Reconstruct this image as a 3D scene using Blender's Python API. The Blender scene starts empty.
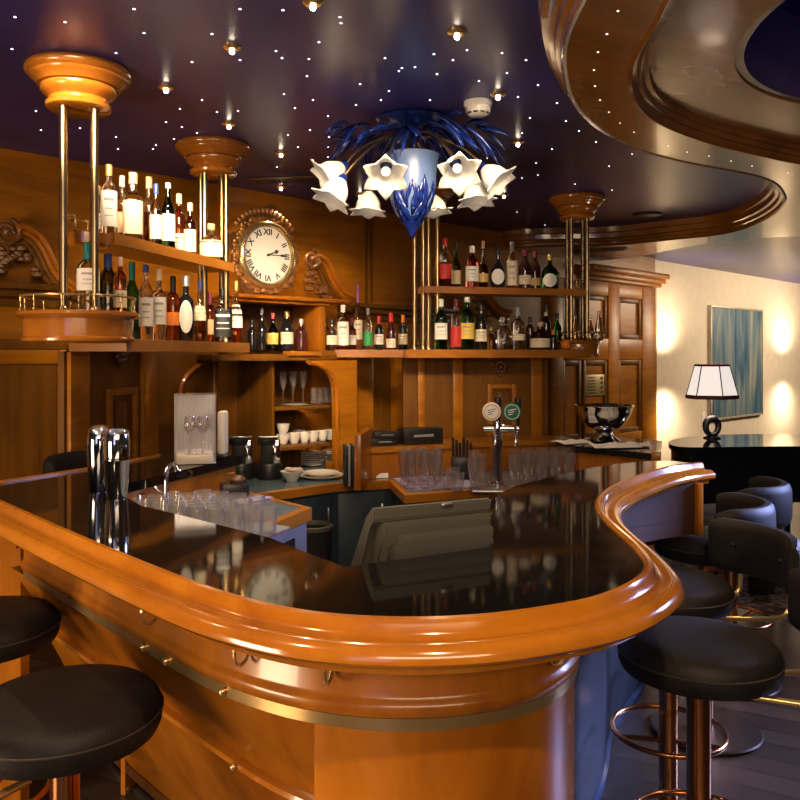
import bpy, bmesh, math, random
from mathutils import Vector, Matrix
R = math.radians
sc = bpy.context.scene
COL = sc.collection

# ------------------------------------------------------------------ camera, world, light, exposure
EYE, FPX, CX, CY = 1.55, 800.0, 400.0, 355.0
cam_d = bpy.data.cameras.new('camera'); cam = bpy.data.objects.new('camera', cam_d); COL.objects.link(cam)
cam.location = (0, 0, EYE); cam.rotation_euler = (R(90), 0, 0)
cam_d.sensor_width = 36; cam_d.lens = 36 * FPX / 800; cam_d.shift_y = (CY - 400) / 800
cam_d.clip_start = 0.05; cam_d.clip_end = 100
sc.camera = cam

world = bpy.data.worlds.new('world'); sc.world = world; world.use_nodes = True
bg = world.node_tree.nodes['Background']
bg.inputs[0].default_value = (0.50, 0.42, 0.38, 1); bg.inputs[1].default_value = 0.035

vs = sc.view_settings
vs.view_transform = 'Standard'; vs.look = 'None'; vs.gamma = 1.0; vs.use_curve_mapping = False
vs.exposure = 0.32
try:
    sc.cycles.use_denoising = True
    sc.cycles.max_bounces = 10; sc.cycles.transmission_bounces = 8; sc.cycles.transparent_max_bounces = 8
    sc.cycles.sample_clamp_indirect = 6.0
    sc.cycles.caustics_reflective = False; sc.cycles.caustics_refractive = False
except Exception:
    pass

WARM = (1.0, 0.70, 0.40)
def area(name, loc, target, sx, sy, energy, color):
    l = bpy.data.lights.new(name, 'AREA'); l.shape = 'RECTANGLE'; l.size = sx; l.size_y = sy
    l.energy = energy; l.color = color
    o = bpy.data.objects.new(name, l); COL.objects.link(o); o.location = loc
    o.rotation_euler = (Vector(target) - Vector(loc)).to_track_quat('-Z', 'Y').to_euler()
    return o
def spot(name, loc, target, energy, color=WARM, size=100, blend=0.8, radius=0.03):
    l = bpy.data.lights.new(name, 'SPOT'); l.spot_size = R(size); l.spot_blend = blend
    l.energy = energy; l.color = color; l.shadow_soft_size = radius
    o = bpy.data.objects.new(name, l); COL.objects.link(o); o.location = loc
    o.rotation_euler = (Vector(target) - Vector(loc)).to_track_quat('-Z', 'Y').to_euler()
    return o
# added cool fill lights, as from assumed windows at the right and behind
area('cool_fill_right', (4.1, 3.9, 1.9), (1.45, 3.0, 0.62), 1.1, 1.0, 22, (0.40, 0.48, 1.0)).data.spread = R(38)  # added cool fill for the blue sheen on the stools, window assumed
area('dome_fill', (2.0, 1.75, 2.62), (2.0, 3.3, 2.86), 1.2, 0.05, 3, (0.35, 0.38, 1.0))  # added cool fill that turns the dome blue, no fixture modelled
area('cool_fill_rear', (-1.2, -3.0, 1.7), (-0.8, 3.0, 1.4), 1.4, 1.6, 9, (0.66, 0.62, 1.0))  # added cool fill behind the camera, no window known there
# unseen warm fill lights, added to brighten the bar and the walls
area('warm_fill_rear', (0.6, -1.6, 2.3), (-0.2, 3.5, 1.2), 2.6, 0.7, 52, (1.0, 0.74, 0.46))
area('warm_fill_left', (-3.0, 0.2, 0.8), (-0.7, 2.1, 0.65), 1.2, 1.0, 88, (1.0, 0.72, 0.44))  # added low fill for the left bar panels
area('shelf_wall_fill', (-0.35, 2.9, 2.58), (-0.65, 4.9, 1.80), 2.0, 0.4, 24, (1.0, 0.74, 0.45)).data.spread = R(44)  # added fill for the wall round the clock and shelves
area('cream_wall_fill', (6.2, 9.75, 2.42), (4.95, 11.05, 1.2), 3.4, 0.4, 80, (1.0, 0.80, 0.55))  # added fill for the cream wall
# assumed downlights above the guests' side of the bar, added out of view
spot('assumed_downlight_front', (0.35, 0.25, 2.6), (0.10, 1.5, 0.7), 95, WARM, 80)
spot('assumed_downlight_front_left', (-1.15, 0.9, 2.6), (-0.55, 1.9, 0.6), 55, WARM, 90)
spot('assumed_downlight_left', (-2.0, 2.0, 2.6), (-1.2, 2.6, 0.8), 35, WARM, 90)
spot('panelling_fill', (3.1, 7.3, 2.46), (2.75, 8.6, 1.5), 45, WARM, 100)  # added fill for the panelled wall, no fixture in the soffit
spot('assumed_downlight_right', (1.9, 2.6, 2.45), (1.7, 3.0, 0.0), 26, WARM, 100)  # added light for the floor and stools at the right, lamp assumed

# ------------------------------------------------------------------ pixel / room frames
def U(px, py, z):                       # point of the photograph's ray at height z
    d = (EYE - z) * FPX / (py - CY); return Vector(((px - CX) / FPX * d, d, z))
def D(px, py, d):                       # point of the ray at depth d
    return Vector(((px - CX) / FPX * d, d, EYE - (py - CY) / FPX * d))
# the back wall's own frame: u along the wall, n out of the wall into the room
TU = Vector((0.72, 0.694)).normalized(); TN = Vector((TU.y, -TU.x)); W0 = Vector((-0.98, 5.353))
def W(u, n, z=0.0):
    p = W0 + TU * u + TN * n; return Vector((p.x, p.y, z))
def u_at(px, n):
    b = W0 + TN * n; k = (px - CX) / FPX
    return (k * b.y - b.x) / (TU.x - TU.y * k)
def uz(px, py, n):
    u = u_at(px, n); d = W(u, n).y
    return u, EYE - (py - CY) / FPX * d
WROT = math.atan2(TU.y, TU.x)

def on_line(p, q, px):                  # where the ray of column px meets the plan line p-q
    k = (px - CX) / FPX; dx, dy = q[0]-p[0], q[1]-p[1]
    s = (k*p[1]-p[0])/(dx-k*dy); return p[0]+dx*s, p[1]+dy*s

# ------------------------------------------------------------------ materials
MATS = {}
def nodes_of(name):
    m = bpy.data.materials.new(name); m.use_nodes = True
    nt = m.node_tree; return m, nt, nt.nodes['Principled BSDF']
def setp(b, **kw):
    for k, v in kw.items():
        if k in b.inputs:
            b.inputs[k].default_value = v
def plain(name, col, rough=0.5, metal=0.0, coat=0.0, trans=0.0, ior=1.45, emis=None, estr=0.0, var=0.12, vscale=9.0, spec=0.5, bump=0.0, bscale=60):
    if name in MATS: return MATS[name]
    m, nt, b = nodes_of(name)
    setp(b, **{'Base Color': (*col, 1), 'Roughness': rough, 'Metallic': metal, 'Coat Weight': coat, 'Coat Roughness': 0.06,
               'Transmission Weight': trans, 'IOR': ior, 'Specular IOR Level': spec})
    if emis is not None:
        b.inputs['Emission Color'].default_value = (*emis, 1); b.inputs['Emission Strength'].default_value = estr
    if trans == 0.0 and var > 0:
        tc = nt.nodes.new('ShaderNodeTexCoord'); nz = nt.nodes.new('ShaderNodeTexNoise'); nz.inputs['Scale'].default_value = vscale
        nz.inputs['Detail'].default_value = 3
        rp = nt.nodes.new('ShaderNodeValToRGB')
        rp.color_ramp.elements[0].position = 0.3; rp.color_ramp.elements[1].position = 0.7
        rp.color_ramp.elements[0].color = (*[c*(1-var) for c in col], 1); rp.color_ramp.elements[1].color = (*[min(1, c*(1+var)) for c in col], 1)
        nt.links.new(tc.outputs['Object'], nz.inputs['Vector']); nt.links.new(nz.outputs['Fac'], rp.inputs['Fac'])
        nt.links.new(rp.outputs['Color'], b.inputs['Base Color'])
        if bump > 0:
            n2 = nt.nodes.new('ShaderNodeTexNoise'); n2.inputs['Scale'].default_value = bscale
            bp = nt.nodes.new('ShaderNodeBump'); bp.inputs['Strength'].default_value = bump; bp.inputs['Distance'].default_value = 0.003
            nt.links.new(tc.outputs['Object'], n2.inputs['Vector']); nt.links.new(n2.outputs['Fac'], bp.inputs['Height'])
            nt.links.new(bp.outputs['Normal'], b.inputs['Normal'])
    MATS[name] = m; return m
def wood(name, dark, light, stretch=(14, 14, 1.2), rot=0.0, rough=0.3, coat=0.5, scale=1.6, spec=0.5):
    if name in MATS: return MATS[name]
    m, nt, b = nodes_of(name)
    tc = nt.nodes.new('ShaderNodeTexCoord'); mp = nt.nodes.new('ShaderNodeMapping')
    mr = nt.nodes.new('ShaderNodeMapping'); mr.inputs['Rotation'].default_value = (0, 0, -rot)
    mp.inputs['Scale'].default_value = stretch
    n1 = nt.nodes.new('ShaderNodeTexNoise'); n1.inputs['Scale'].default_value = scale; n1.inputs['Detail'].default_value = 7
    n1.inputs['Distortion'].default_value = 0.7; n1.inputs['Roughness'].default_value = 0.62
    n2 = nt.nodes.new('ShaderNodeTexNoise'); n2.inputs['Scale'].default_value = 2.3; n2.inputs['Detail'].default_value = 2
    mx = nt.nodes.new('ShaderNodeMath'); mx.operation = 'MULTIPLY_ADD'; mx.inputs[1].default_value = 0.45
    ad = nt.nodes.new('ShaderNodeMath'); ad.operation = 'MULTIPLY'; ad.inputs[1].default_value = 0.62
    rp = nt.nodes.new('ShaderNodeValToRGB')
    rp.color_ramp.elements[0].position = 0.34; rp.color_ramp.elements[1].position = 0.68
    rp.color_ramp.elements[0].color = (*dark, 1); rp.color_ramp.elements[1].color = (*light, 1)
    L = nt.links.new
    L(tc.outputs['Object'], mr.inputs['Vector']); L(mr.outputs['Vector'], mp.inputs['Vector'])
    L(mp.outputs['Vector'], n1.inputs['Vector']); L(tc.outputs['Object'], n2.inputs['Vector'])
    L(n1.outputs['Fac'], ad.inputs[0]); L(n2.outputs['Fac'], mx.inputs[0]); L(ad.outputs[0], mx.inputs[2])
    L(mx.outputs[0], rp.inputs['Fac']); L(rp.outputs['Color'], b.inputs['Base Color'])
    setp(b, **{'Roughness': rough, 'Coat Weight': coat, 'Coat Roughness': 0.08, 'Specular IOR Level': spec})
    MATS[name] = m; return m
def glass(name, col, rough=0.02, ior=1.45):
    return plain(name, col, rough, 0, 0, 1.0, ior)

M_bar   = wood('bar_wood', (0.20, 0.054, 0.0035), (0.43, 0.145, 0.009), (5, 5, 1.3), 0, 0.28, 0.3)
M_rail  = wood('rail_wood', (0.25, 0.070, 0.005), (0.46, 0.165, 0.013), (3, 3, 8), 0, 0.16, 0.8)
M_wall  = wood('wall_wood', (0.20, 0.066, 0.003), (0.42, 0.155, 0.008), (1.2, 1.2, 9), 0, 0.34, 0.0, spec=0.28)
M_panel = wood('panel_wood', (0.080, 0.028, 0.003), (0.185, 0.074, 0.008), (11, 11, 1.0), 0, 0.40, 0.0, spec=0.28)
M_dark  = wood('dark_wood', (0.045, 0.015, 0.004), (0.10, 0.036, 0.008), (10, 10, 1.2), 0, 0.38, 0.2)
M_bar_shade  = wood('shaded_bar_wood', (0.026, 0.007, 0.002), (0.060, 0.016, 0.004), (9, 9, 1.2), 0, 0.6, 0.0)  # darker copy of the bar wood, the bay's shade put into its colour
M_shelf = wood('shelf_wood', (0.22, 0.072, 0.006), (0.42, 0.160, 0.015), (2, 2, 9), 0, 0.3, 0.3)
M_turn  = wood('turned_wood', (0.20, 0.058, 0.005), (0.38, 0.128, 0.012), (3, 3, 9), 0, 0.2, 0.7)
M_soff  = wood('soffit_wood', (0.155, 0.058, 0.006), (0.30, 0.125, 0.014), (1.4, 6, 6), 0.5, 0.24, 0.4)
M_fasc  = wood('fascia_wood', (0.13, 0.042, 0.006), (0.26, 0.094, 0.012), (2, 2, 8), 0, 0.18, 0.7)
M_carve = wood('carved_wood', (0.07, 0.028, 0.010), (0.20, 0.085, 0.026), (6, 6, 6), 0, 0.32, 0.4)
M_granite = plain('black_granite', (0.006, 0.0055, 0.005), 0.055, 0, 0.0, var=0.5, vscale=200, spec=0.5)
M_blacktop = plain('black_stone', (0.012, 0.012, 0.013), 0.08, var=0.4, vscale=150)
M_navy  = plain('navy_lacquer', (0.032, 0.031, 0.175), 0.30, 0, 0.0, var=0.3, vscale=2.0, spec=0.32)
M_cream = plain('cream_plaster', (0.62, 0.52, 0.40), 0.8, var=0.05, bump=0.2, bscale=80)
M_brass = plain('aged_brass', (0.36, 0.25, 0.125), 0.28, 1.0, var=0.2, vscale=20)
M_gold  = plain('polished_brass', (0.72, 0.50, 0.22), 0.22, 0.85, var=0.1)
M_copper= plain('copper_tube', (0.52, 0.22, 0.085), 0.2, 1.0, var=0.1)
M_chrome= plain('chrome', (0.72, 0.72, 0.74), 0.07, 1.0, var=0.05)
M_steel = plain('brushed_steel', (0.45, 0.45, 0.46), 0.3, 1.0, var=0.1)
M_leather = plain('dark_leather', (0.009, 0.007, 0.007), 0.55, 0, 0.0, spec=0.28, var=0.3, vscale=14, bump=0.35, bscale=220)
M_seam  = plain('leather_seam', (0.03, 0.022, 0.02), 0.5)
M_black = plain('black_plastic', (0.012, 0.012, 0.013), 0.35)
M_gloss = plain('black_lacquer', (0.006, 0.006, 0.009), 0.06, 0, 0.6, var=0.2)
M_grey  = plain('till_grey', (0.072, 0.068, 0.054), 0.45, var=0.06, bump=0.15, bscale=300)
M_grey2 = plain('till_dark_grey', (0.05, 0.048, 0.042), 0.5, var=0.06)
M_blue  = plain('blue_laminate', (0.10, 0.155, 0.20), 0.22, 0, 0.2, var=0.12, vscale=40)
M_cab   = wood('blue_stained_cabinet', (0.010, 0.020, 0.036), (0.020, 0.040, 0.066), (12, 12, 1), 0, 0.5, 0.0)
M_stone = plain('blue_grey_stone', (0.05, 0.075, 0.14), 0.18, 0, 0.2, var=0.35, vscale=7)
M_white = plain('white_china', (0.78, 0.74, 0.70), 0.2, var=0.03)
M_paper = plain('white_paper', (0.78, 0.74, 0.72), 0.7, var=0.04)
M_lav   = plain('lavender_cloth', (0.30, 0.26, 0.46), 0.85, var=0.12, vscale=50)
M_petal = plain('white_glass_petal', (0.50, 0.475, 0.44), 0.35, var=0.05, trans=0.0, emis=(1.0, 0.90, 0.78), estr=0.06)
M_vase  = None
M_bluel = plain('blue_glass_leaf', (0.004, 0.012, 0.10), 0.2, 0, 0.0, spec=0.4, var=0.5, vscale=30)
def thin_glass(name, tint, blend, rough=0.03, haze=0.07):
    m = bpy.data.materials.new(name); m.use_nodes = True; nt = m.node_tree; nt.nodes.clear()
    out = nt.nodes.new('ShaderNodeOutputMaterial'); mx = nt.nodes.new('ShaderNodeMixShader'); tr = nt.nodes.new('ShaderNodeBsdfTransparent'); gs_ = nt.nodes.new('ShaderNodeBsdfGlossy'); lw = nt.nodes.new('ShaderNodeLayerWeight')
    tr.inputs[0].default_value = (*tint, 1); gs_.inputs['Color'].default_value = (0.95, 0.93, 0.95, 1); gs_.inputs['Roughness'].default_value = rough; lw.inputs['Blend'].default_value = blend
    nt.links.new(lw.outputs['Facing'], mx.inputs[0]); nt.links.new(tr.outputs[0], mx.inputs[1]); nt.links.new(gs_.outputs[0], mx.inputs[2]); df = nt.nodes.new('ShaderNodeBsdfDiffuse'); df.inputs[0].default_value = (0.9, 0.87, 0.88, 1); m2 = nt.nodes.new('ShaderNodeMixShader'); m2.inputs[0].default_value = haze
    nt.links.new(mx.outputs[0], m2.inputs[1]); nt.links.new(df.outputs[0], m2.inputs[2]); nt.links.new(m2.outputs[0], out.inputs[0])
    MATS[name] = m; return m
M_clear = thin_glass('clear_glass', (0.95, 0.95, 0.95), 0.30)
M_tint  = thin_glass('smoky_clear_glass', (0.94, 0.92, 0.93), 0.34, haze=0.04)
M_star  = plain('star_light_glow', (1, 1, 1), 0.4, emis=(0.85, 0.85, 1.0), estr=3.2, var=0)
M_star2 = plain('soffit_star_glow', (1, 1, 1), 0.4, emis=(1.0, 0.92, 0.8), estr=1.3, var=0)
M_cryst = plain('crystal_glow', (1, 1, 1), 0.3, emis=(1.0, 0.82, 0.60), estr=22.0, var=0)

# ------------------------------------------------------------------ mesh builder
class MB:
    def __init__(s): s.bm = bmesh.new()
    def quad(s, vs):
        return s.bm.faces.new([s.bm.verts.new(v) for v in vs])
    def box(s, c, size, rz=0.0, bev=0.0, mat=None):
        r = bmesh.ops.create_cube(s.bm, size=1.0)
        Mx = Matrix.Translation(c) @ (mat.to_4x4() if mat is not None else Matrix.Rotation(rz, 4, 'Z')) @ Matrix.Diagonal((*size, 1))
        bmesh.ops.transform(s.bm, matrix=Mx, verts=r['verts'])
        if bev > 0:
            es = list({e for v in r['verts'] for e in v.link_edges})
            bmesh.ops.bevel(s.bm, geom=es, offset=bev, segments=2, affect='EDGES', profile=0.5)
        return s
    def unbox(s, u0, u1, n0, n1, z0, z1, bev=0.0):
        return s.box(W((u0+u1)/2, (n0+n1)/2, (z0+z1)/2), (abs(u1-u0), abs(n1-n0), abs(z1-z0)), WROT, bev)
    def wallbox(s, p, q, off0, off1, z0, z1, bev=0.0):     # slab along the plan line p-q, off = to its right hand side
        p = Vector(p[:2]); q = Vector(q[:2]); d = (q-p).normalized(); nr = Vector((d.y, -d.x))
        c = (p+q)/2 + nr*(off0+off1)/2
        return s.box((c.x, c.y, (z0+z1)/2), ((q-p).length, abs(off1-off0), z1-z0), math.atan2(d.y, d.x), bev)
    def lathe(s, prof, seg=24, c=(0, 0, 0), sx=1.0, sy=1.0, sq=1.0, m=None):
        rings = []
        for r, z in prof:
            if r < 1e-6: rings.append([s.bm.verts.new((c[0], c[1], c[2]+z))]); continue
            ring = []
            for i in range(seg):
                a = 2*math.pi*(i+0.5)/seg; ca, sa = math.cos(a), math.sin(a)
                if sq != 1.0:
                    ca = math.copysign(abs(ca)**sq, ca); sa = math.copysign(abs(sa)**sq, sa)
                ring.append(s.bm.verts.new((c[0]+r*ca*sx, c[1]+r*sa*sy, c[2]+z)))
            rings.append(ring)
        if m is not None:
            for ring in rings:
                for v in ring: v.co = m @ v.co
        for A, B in zip(rings, rings[1:]):
            if len(A) == 1 and len(B) == 1: continue
            for i in range(seg):
                j = (i+1) % seg
                if len(A) == 1: s.bm.faces.new((A[0], B[i], B[j]))
                elif len(B) == 1: s.bm.faces.new((A[j], A[i], B[0]))
                else: s.bm.faces.new((A[i], A[j], B[j], B[i]))
        return s
    def tube(s, pts, r, seg=10, cap=True, closed=False, rads=None):
        pts = [Vector(p) for p in pts]; n = len(pts); rings = []
        t0 = (pts[1]-pts[0]).normalized(); up = Vector((0, 0, 1)) if abs(t0.z) < 0.9 else Vector((1, 0, 0))
        nv = (up - t0*up.dot(t0)).normalized()
        for i, p in enumerate(pts):
            a = pts[(i-1) % n] if (closed or i > 0) else p; b = pts[(i+1) % n] if (closed or i < n-1) else p
            t = (b-a).normalized(); nv = (nv - t*nv.dot(t)).normalized(); bv = t.cross(nv)
            rr = rads[i] if rads else r
            rings.append([s.bm.verts.new(p + (nv*math.cos(2*math.pi*k/seg) + bv*math.sin(2*math.pi*k/seg))*rr) for k in range(seg)])
        pairs = list(zip(rings, rings[1:])) + ([(rings[-1], rings[0])] if closed else [])
        for A, B in pairs:
            for k in range(seg):
                j = (k+1) % seg; s.bm.faces.new((A[k], A[j], B[j], B[k]))
        if cap and not closed:
            s.bm.faces.new(rings[0]); s.bm.faces.new(rings[-1])
        return s
    def prism(s, poly, z0, z1, bev=0.0):
        vs = [s.bm.verts.new((p[0], p[1], z0)) for p in poly]
        f = s.bm.faces.new(vs); r = bmesh.ops.extrude_face_region(s.bm, geom=[f])
        up = [v for v in r['geom'] if isinstance(v, bmesh.types.BMVert)]
        bmesh.ops.translate(s.bm, verts=up, vec=(0, 0, z1-z0))
        return s
    def sweep(s, path, prof, closed_prof=True, closed_path=False):   # profile (r to the right of the path, z)
        P = [Vector(p[:2]) for p in path]; n = len(P); rings = []
        for i in range(n):
            a = P[(i-1) % n] if (closed_path or i > 0) else None; b = P[(i+1) % n] if (closed_path or i < n-1) else None
            t1 = (P[i]-a).normalized() if a is not None else None; t2 = (b-P[i]).normalized() if b is not None else None
            t = (t1+t2).normalized() if (t1 is not None and t2 is not None) else (t1 or t2)
            nr = Vector((t.y, -t.x)); k = 1.0
            if t1 is not None and t2 is not None: k = 1/max(0.5, t.dot(t1))
            rings.append([s.bm.verts.new((P[i].x+nr.x*r*k, P[i].y+nr.y*r*k, z)) for r, z in prof])
        m = len(prof)
        pairs = list(zip(rings, rings[1:])) + ([(rings[-1], rings[0])] if closed_path else [])
        for A, B in pairs:
            for k in range(m if closed_prof else m-1):
                j = (k+1) % m; s.bm.faces.new((A[k], A[j], B[j], B[k]))
        if closed_prof and not closed_path:
            s.bm.faces.new(rings[0]); s.bm.faces.new(rings[-1])
        return s
    def ball(s, c, r, sub=2, sx=1, sy=1, sz=1):
        x = bmesh.ops.create_icosphere(s.bm, subdivisions=sub, radius=r)
        bmesh.ops.transform(s.bm, matrix=Matrix.Translation(c) @ Matrix.Diagonal((sx, sy, sz, 1)), verts=x['verts']); return s
    def shift(s, v):
        bmesh.ops.translate(s.bm, verts=s.bm.verts, vec=v); return s
    def build(s, name, mat, parent=None, world=False, smooth=True, ang=38, kind=None):
        if world and parent is not None:
            inv = parent.matrix_basis.inverted(); bmesh.ops.transform(s.bm, matrix=inv, verts=s.bm.verts)
        bmesh.ops.recalc_face_normals(s.bm, faces=s.bm.faces)
        me = bpy.data.meshes.new(name); s.bm.to_mesh(me); s.bm.free()
        me.materials.append(mat)
        if smooth:
            me.shade_smooth(); me.set_sharp_from_angle(angle=R(ang))
        o = bpy.data.objects.new(name, me); COL.objects.link(o)
        if parent is not None: o.parent = parent
        if kind: o['kind'] = kind
        return o
def tag(o, label, cat, group=None):
    o['label'] = label; o['category'] = cat
    if group: o['group'] = group
    return o
def thing(name, label, cat, loc=(0, 0, 0), rz=0.0, group=None):
    o = bpy.data.objects.new(name, None); COL.objects.link(o); o.empty_display_size = 0.1
    o.location = loc; o.rotation_euler = (0, 0, rz); return tag(o, label, cat, group)
def copy_tree(o, parent=None):
    kids = [c for c in bpy.data.objects if c.parent is o]
    c = o.copy(); COL.objects.link(c)
    if parent is not None: c.parent = parent
    for k in kids: copy_tree(k, c)
    return c
def struct(name, mb, mat, **kw):
    return mb.build(name, mat, kind='structure', **kw)
def smooth_path(pts, k=2, closed=False):
    pts = [Vector(p[:2]) for p in pts]
    for _ in range(k):
        out = [] if closed else [pts[0]]; n = len(pts)
        for i in range(n if closed else n-1):
            a, b = pts[i], pts[(i+1) % n]; out += [a*0.75+b*0.25, a*0.25+b*0.75]
        if not closed: out.append(pts[-1])
        pts = out
    return pts
def face_cam(x, y): return math.atan2(-x, y)
def arc(c, r, a0, a1, n=16, rx=None): return [(c[0]+(rx or r)*math.cos(R(a0+(a1-a0)*i/n)), c[1]+r*math.sin(R(a0+(a1-a0)*i/n))) for i in range(n+1)]

# ================================================================== THE ROOM
# floor boards
fm, fnt, fb = nodes_of('floor_boards')
tc = fnt.nodes.new('ShaderNodeTexCoord'); mp = fnt.nodes.new('ShaderNodeMapping'); mp.inputs['Rotation'].default_value = (0, 0, R(28))
bk = fnt.nodes.new('ShaderNodeTexBrick'); bk.inputs['Scale'].default_value = 1.0
bk.inputs['Brick Width'].default_value = 1.5; bk.inputs['Row Height'].default_value = 0.13; bk.inputs['Mortar Size'].default_value = 0.003
bk.inputs['Color1'].default_value = (0.030, 0.019, 0.015, 1); bk.inputs['Color2'].default_value = (0.075, 0.05, 0.036, 1); bk.inputs['Mortar'].default_value = (0.008, 0.006, 0.006, 1)
fnt.links.new(tc.outputs['Object'], mp.inputs['Vector']); fnt.links.new(mp.outputs['Vector'], bk.inputs['Vector']); fnt.links.new(bk.outputs['Color'], fb.inputs['Base Color'])
setp(fb, Roughness=0.32)
m = MB(); m.box((2, 6, -0.05), (18, 20, 0.1)); struct('floor', m, fm)
# stone apron under the bar with a thin metal edge
ap = [U(30, 712, 0), U(105, 762, 0), U(147, 800, 0), (-0.55, 2.45, 0), (-0.05, 2.05, 0), (0.30, 2.1, 0), (0.36, 2.3, 0), (0.6, 2.95, 0), (0.75, 3.4, 0), (0.9, 4.6, 0), (-0.6, 3.4, 0)]
m = MB(); m.prism(ap, 0.0, 0.008); struct('trim_1', m, M_stone)
m = MB(); m.sweep(ap[0:6], [(0.0, 0.0), (0.012, 0.0), (0.012, 0.013), (0.0, 0.013)]); struct('trim_2', m, M_steel)

# back wall: wood as far as u = 5.39, cream plaster beyond
m = MB(); m.unbox(-4.2, 5.39, -0.12, 0.0, 0.0, 2.66); struct('wall_back', m, M_wall)
m = MB(); m.unbox(5.39, 13.5, -0.24, -0.08, 0.0, 2.66); struct('wall_right', m, M_cream)
def trim(name, mb, mat=None): return struct(name, mb, mat or M_wall)
# cornice moulding along the wall and lower rail
m = MB()
for u0, u1 in ((-3.6, -0.62), (0.72, 1.95)):
    m.unbox(u0, u1, 0.0, 0.10, 1.90, 1.935, 0.006); m.unbox(u0, u1, 0.0, 0.06, 1.86, 1.90, 0.006); m.unbox(u0, u1, 0.0, 0.03, 1.81, 1.85, 0.006)
    m.unbox(u0, u1, 0.0, 0.035, 1.58, 1.63, 0.006)
trim('trim_3', m, M_panel)
m = MB()   # vertical seams of the upper wall
for px in (366, 371):
    u = u_at(px, 0.0); m.unbox(u-0.012, u+0.012, 0.0, 0.012, 1.935, 2.64)
trim('trim_4', m, M_panel)
# pilasters and sunk panels below, left of the shelves and between the shelf units
m = MB()
for a, b in ((58, 66),):
    u0, u1 = u_at(a, 0.02), u_at(b, 0.02); m.unbox(u0, u1, 0.0, 0.045, 0.1, 1.58, 0.01)
m.unbox(-3.6, u_at(58, 0.02), 0.0, 0.03, 1.50, 1.58, 0.008)
trim('trim_5', m, M_wall)
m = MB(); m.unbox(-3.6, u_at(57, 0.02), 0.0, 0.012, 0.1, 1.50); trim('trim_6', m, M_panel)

# tall panelled section at the far right of the wood wall
m = MB()
uL, uR = u_at(562, 0.05), 5.39
m.unbox(uL, uR, 0.0, 0.02, 0.0, 2.36)
def wallrect(px0, py0, px1, py1, n):
    u0, z1 = uz(px0, py0, n); u1, z0 = uz(px1, py1, n); return u0, u1, z0, z1
trim('trim_7', m, M_wall)
m = MB()
for (a, b) in ((552, 563), (608, 619), (642, 655)):
    m.unbox(u_at(a, 0.05), u_at(b, 0.05), 0.02, 0.06, 0.0, 2.30, 0.008)
ub0, ub1 = u_at(563, 0.05), u_at(655, 0.05)
for z0, z1 in ((2.16, 2.30), (1.50, 1.72), (0.62, 0.72), (0.0, 0.15)):
    m.unbox(ub0, ub1, 0.02, 0.055, z0, z1, 0.006)
trim('trim_8', m, M_wall)
m = MB()
for (a, b) in ((563, 582), (584, 608), (619, 642)):
    u0, u1 = u_at(a, 0.05), u_at(b, 0.05)
    for z0, z1 in ((1.72, 2.16), (0.72, 1.50)):
        g = 0.05
        for (x0, x1, y0, y1) in ((u0, u0+g, z0, z1), (u1-g, u1, z0, z1), (u0+g, u1-g, z0, z0+g), (u0+g, u1-g, z1-g, z1)):
            m.unbox(x0, x1, 0.02, 0.045, y0, y1, 0.01)
trim('trim_9', m, M_panel)
m = MB(); m.unbox(u_at(588, 0.10), 5.44, 0.0, 0.16, 2.40, 2.46, 0.015); m.unbox(u_at(588, 0.10), 5.42, 0.0, 0.12, 2.35, 2.40, 0.012); m.unbox(u_at(588, 0.10), 5.40, 0.0, 0.08, 2.31, 2.35, 0.01)
trim('trim_10', m, M_wall)

# ------------------------------------------------------------------ ceilings
ZN, ZS, ZP = 2.65, 2.50, 2.58
B1 = [(0.50, -2.5), (0.495, 1.3)] + [U(x, y, ZS) for x, y in ((586, 0), (567, 41), (566, 71), (575, 105), (601, 131), (642, 150), (687, 162), (740, 171), (770, 178), (783, 187), (789, 202), (770, 219), (732, 234), (669, 240), (612, 246), (522, 247))]
B1 = [tuple(p[:2]) for p in B1]
wl = W(u_at(507, 0.0), -0.02); B1.append((wl.x, wl.y))
b1 = smooth_path(B1, 2)
B2 = [(0.60, -2.5), (0.64, 1.4)] + [tuple(U(x, y, ZS)[:2]) for x, y in ((662, 0), (654, 20), (631, 56), (626, 82), (635, 109), (661, 127), (706, 144), (762, 157), (800, 165))] + [(2.7, 4.25), (4.2, 4.6)]
b2 = smooth_path(B2, 2)
FAR = [(5.5, 5.9), (3.9, 6.15)] + [tuple(U(x, y, ZS)[:2]) for x, y in ((800, 236), (725, 240), (680, 248), (639, 257))]
fw = W(u_at(588, 0.0), -0.02); far = smooth_path(FAR + [(fw.x, fw.y)], 2)
soffit = [*b1, *reversed(far), *reversed(b2)]
m = MB(); m.prism(soffit, ZS, ZN+0.02); struct('ceiling_soffit', m, M_soff, smooth=False)
navy = [(-6, -3), (0.58, -3), (0.58, 2.55), (0.72, 3.05), (0.92, 3.42), (1.18, 3.76), (1.48, 4.0), (1.82, 4.2), (2.25, 4.5), (2.52, 4.97), (2.75, 5.6), (2.9, 6.3), (4.2, 6.12), (12, 5.6), (12, 16), (-6, 16)]
m = MB(); m.prism(navy, ZN, ZN+0.08); struct('ceiling', m, M_navy, smooth=False)
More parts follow.
